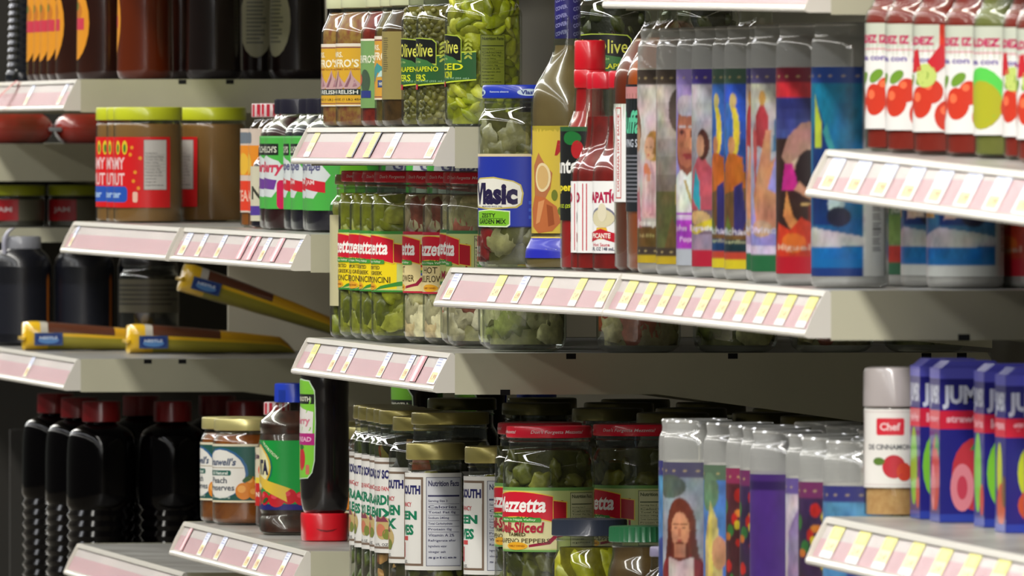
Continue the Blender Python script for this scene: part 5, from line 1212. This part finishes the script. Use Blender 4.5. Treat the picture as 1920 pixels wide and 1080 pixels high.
# far section
hS = lambda s: -.009
hT = lambda s: -.112
def pouch(name, w, d, h, c, c2):
    root = thing(name, 'tmp', 'package'); bm = bmesh.new(); rings = []; N = 28
    for j in range(9):
        t = j / 8; z = h * t; q = (sin(pi * (0.1 + .8 * t))) ** .25
        rings.append([bm.verts.new((w / 2000 * q * cos(2 * pi * i / N) / (abs(cos(2 * pi * i / N)) ** 4 + abs(sin(2 * pi * i / N)) ** 4) ** .25, d / 2000 * q * sin(2 * pi * i / N) / (abs(cos(2 * pi * i / N)) ** 4 + abs(sin(2 * pi * i / N)) ** 4) ** .25, z / 1000)) for i in range(N)])
    for a, b in zip(rings, rings[1:]):
        for i in range(N): bm.faces.new((a[i], a[(i + 1) % N], b[(i + 1) % N], b[i]))
    bm.faces.new(rings[0][::-1]); bm.faces.new(rings[-1])
    link_bm('pouch_body', bm, mat('red_foil', c, .3, coat=.4, c2=c2, nscale=18), root, angle=70)
    bm = bmesh.new(); bm_box(bm, (-w / 2400, -d / 2000 - .010, h / 2400), (w / 2400, -d / 2300, h / 1800), .001); link_bm('sealed_end', bm, mat('grey_foil', (150, 152, 156), .3, metal=.4), root)
    return root
P['redp'] = pouch('red_package', 80, 98, 37, (150, 36, 20), (96, 40, 20))
for i, (s, d) in enumerate(((-1.2, .055), (-1.2, .156))):
    put_at(P['redp'], s, d, hS, 'low red package on the far shelf behind, %s of two' % ('left', 'right')[i], 'red packages on the far shelf')
yl = Art(120, 26, (196, 30, 40)); yl.rect(16, 0, 60, 26, (120, 116, 96)); yl.text('JAM', -4, 13, 24, 8, (230, 200, 200), .03)
P['yl'] = jar('short_jar', 52, 34, 34, 37, 32, 13, 34.5, (186, 196, 40), fluid((100, 96, 84), None, name='grey_spread'), [(yl, 8, 20)], br=3, bead=False)
for i, d in enumerate((.052, .124, .196)):
    put_at(P['yl'], -1.12, d, hT, 'short jar with a yellow lid on the far shelf, %s from the left' % ('first', 'second', 'third')[i], 'short yellow-lidded jars', 40)

# dark bottles at bottom left
hN = lambda s: -.62
pr = [(0, 34), (4, 39), (30, 40)]
for i in range(13): pr += [(44 + i * 12, 36.5), (50 + i * 12, 40)]
pr += smooth_prof([(208, 40), (250, 40), (276, 38), (284, 28), (288, 18)], 2) + [(296, 16)]
P['cola'] = bottle('dark_ribbed_bottle', pr, mat('black_bottle', (4, 3, 4), .10, coat=.0), [], (290, 314, 22, (120, 10, 16), .8))
gn = 'dark ribbed bottles at the bottom left'
for i, (s, d) in enumerate(((-.55, .035), (-.30, .035), (-.08, .035), (-.08, .118), (-.08, .202), (-.08, .286), (-.4, .12), (-.4, .21))):
    put_at(P['cola'], s, d, hN, 'tall black ribbed bottle in the dark corner, %s' % ('at the very left', 'second in front', 'third in front', 'first behind the third', 'second behind the third', 'furthest right', 'hidden in the rear row', 'rear row at the right')[i], gn)
dv = box_obj('divider_panel', (-.612, .235, EYE - .2555), (-.600, .53, EYE - .03), mat('divider_paint', (215, 208, 184), .6))
dv['label'] = 'plain grey-brown divider panel behind the yellow bags'; dv['category'] = 'panel'

# ------------------------------------------------------------------ near right: sauces, cartons, spice shakers
hI = lambda s: -.0098 - .0182 * (s - 5)
hJ = lambda s: -.290 - .005 * (s - 5)
def tom_art(v):
    A = Art(130, 80, (228, 226, 222))
    A.text('VALDEZ IZ' if v == 0 else 'VALDEZ', -4, 68, 44, 6.4, (190, 30, 90), .05); A.rect(22, 58, 42, 80, (216, 50, 30)); A.rect(-26, 60, 20, 60.8, (214, 120, 140)); A.text('salsa con', -4, 54, 40, 4.6, (110, 90, 160), .03)
    if v < 2:
        for (x, y, r) in ((-20, 20, 12), (4, 22, 12), (16, 30, 9), (30, 12, 12), (44, 10, 10), (-34, 14, 12)): A.ell(x, y, r, r, (200, 56, 36)); A.ell(x - 3, y + 4, r * .35, r * .3, (236, 110, 70))
        for (x, y) in ((-12, 38), (6, 40)): A.ell(x, y, 8, 4, (110, 150, 50), rot=.5)
        if v == 1: A.ell(10, 42, 10, 9, (190, 206, 110)); A.poly([(-8, 44), (-4, 60), (2, 62), (6, 46)], (196, 40, 50)); A.poly([(12, 52), (24, 66), (30, 52), (20, 44)], (196, 40, 50))
    else:
        A.ell(0, 30, 22, 20, (90, 200, 80)); A.ell(0, 22, 20, 18, (170, 170, 40)); A.ell(30, 20, 12, 14, (200, 60, 40))
    return A
pr = [(0, 22), (3, 27), (98, 28)] + smooth_prof([(99, 28), (106, 26.5), (111, 22), (120, 20.5), (128, 19)], 2) + [(160, 16), (172, 13)]
RS = mat('red_sauce_deep', (138, 40, 32), .35, c2=(124, 30, 22), nscale=40)
for v in range(3): P['tom%d' % v] = bottle('tomato_sauce_bottle' if v < 2 else 'green_sauce_bottle', pr, glass('clear_plastic'), [(tom_art(v), 17, 24)], (170, 186, 16, (190, 30, 40)), fillc=RS if v < 2 else mat('green_sauce', (120, 120, 60), .35, c2=(100, 104, 50), nscale=40), fill_top=166)
gn = 'bottles on the bright upper right shelf'
for i, (v, u, df, rot) in enumerate(((0, 1622, .016, 0), (0, 1660, .020, 0), (1, 1711, .028, -4), (0, 1772, .040, 4), (2, 1825, .050, 4), (1, 1880, .060, -10), (1, 1906, .050, 0))):
    put(P['tom%d' % v], 28, u, df, hI, ('red sauce bottle with white tomato label, leftmost on the bright shelf', 'red sauce bottle with white tomato label and orange square, second from the left', 'red sauce bottle with peppers on its label, third from the left',
        'red sauce bottle with white tomato label, fourth from the left', 'green sauce bottle with white label on the bright shelf', 'red sauce bottle right of the green one', 'red sauce bottle cut off by the right edge')[i], gn, rot)
# spice shaker
pr = [(0, 20), (2, 22.5), (82, 22.5), (84, 21)]
A = Art(120, 60, (226, 222, 216)); A.frame(-8, 2, 50, 58, .6, (206, 190, 186)); A.rrect(8, 40, 30, 53, 1.5, (206, 40, 56)); A.text('Chef', 19, 46.5, 16, 6, (236, 200, 200), .03); A.text('DE CINNAMON', 18, 31, 36, 4.2, (90, 90, 96), .03); A.ell(22, 16, 9, 9, (190, 44, 56)); A.ell(30, 12, 6, 7, (206, 70, 50)); A.ell(10, 20, 5, 3, (90, 120, 50))
A.rrect(-34, 40, -12, 53, 1.5, (206, 40, 56)); A.ell(-24, 16, 9, 9, (190, 44, 56))
def shaker():
    root = thing('spice_shaker', 'tmp', 'shaker'); sh = Shape(pr); body(root, pr, glass('clear_plastic'))
    bm = bmesh.new(); lathe(bm, Shape([(1.5, 20.8), (80, 20.8)]), seg=36); link_bm('spice', bm, mat('tan_spice', (206, 160, 110), .8, c2=(190, 140, 92), nscale=200), root)
    A.build(sh, 22, 'label', root)
    lathe_obj('shaker_lid', [(83, 22), (84, 23.4), (110, 23), (113, 21.6), (114, 18)], mat('frosted_lid', (168, 160, 158), .25, coat=.5), root)
    return root
P['shk'] = shaker()
gn = 'spice shakers on the lower right shelf'
put(P['shk'], 22.5, 1621, .030, hJ, 'spice shaker with white label and frosted lid, in full view', gn, 26)
put_at(P['shk'], 5.42, .11, hJ, 'spice shaker in shadow behind the blue cartons', gn, 0)
def jux(v):
    A = Art(50, 116, (26, 24, 120)); A.rect(-25, 108, 25, 116, (90, 90, 200)); A.text('JUMEX', 0, 94, 46, 18, (206, 210, 226), .05); A.rect(-25, 70, 25, 84, (206, 26, 56)); A.text(('strawberry', 'kiwi fresa', 'guava')[v], 0, 77, 40, 7, (236, 170, 180), .04)
    if v == 0:
        A.ell(4, 36, 20, 28, (190, 50, 60)); A.ell(-8, 26, 9, 18, (220, 130, 140)); A.ell(-8, 26, 4, 9, (196, 60, 80)); A.poly([(-2, 54), (6, 68), (22, 60), (20, 48), (10, 56)], (60, 140, 60))
    elif v == 1: A.ell(-6, 40, 17, 30, (120, 190, 50)); A.ell(14, 20, 10, 12, (190, 60, 60))
    else: A.ell(-4, 44, 12, 22, (190, 200, 40)); A.ell(4, 20, 20, 16, (196, 80, 40)); A.ell(18, 30, 10, 12, (110, 80, 40))
    A.rect(-25, 0, 25, 6, (40, 60, 160)); return A
def jcart(v): 
    r = carton('juice_carton', 50, 50, 116, jux(v), jux(v), (30, 28, 130))
    bm = bmesh.new(); bm_prism(bm, [(-.024, .1158), (.024, .1158), (.017, .1215), (-.017, .1215)], -.024, .024); link_bm('folded_top', bm, mat('carton_top', (80, 80, 190), .35, coat=.4), r, smooth=False)
    return r
for v in range(3): P['jx%d' % v] = jcart(v)
gn = 'blue juice cartons on the lower right shelf'
for i, (v, u, df) in enumerate(((1, 1716, .060), (0, 1753, .062), (1, 1836, .076), (1, 1858, .078), (2, 1876, .070), (2, 1900, .072))):
    s = s_at(u, df) ; put(P['jx%d' % v], 25, None, df, hJ, ('blue juice carton with green kiwi half, leftmost', 'blue juice carton with a strawberry in full view', 'blue juice carton edge right of the strawberry one', 'blue juice carton edge, fourth from the left',
        'blue juice carton with a yellow fruit at the right edge', 'blue juice carton cut off by the right edge')[i], gn, 0, s=s)
for k, pz in P.items():
    if pz.name not in USED: print('UNUSED', k)
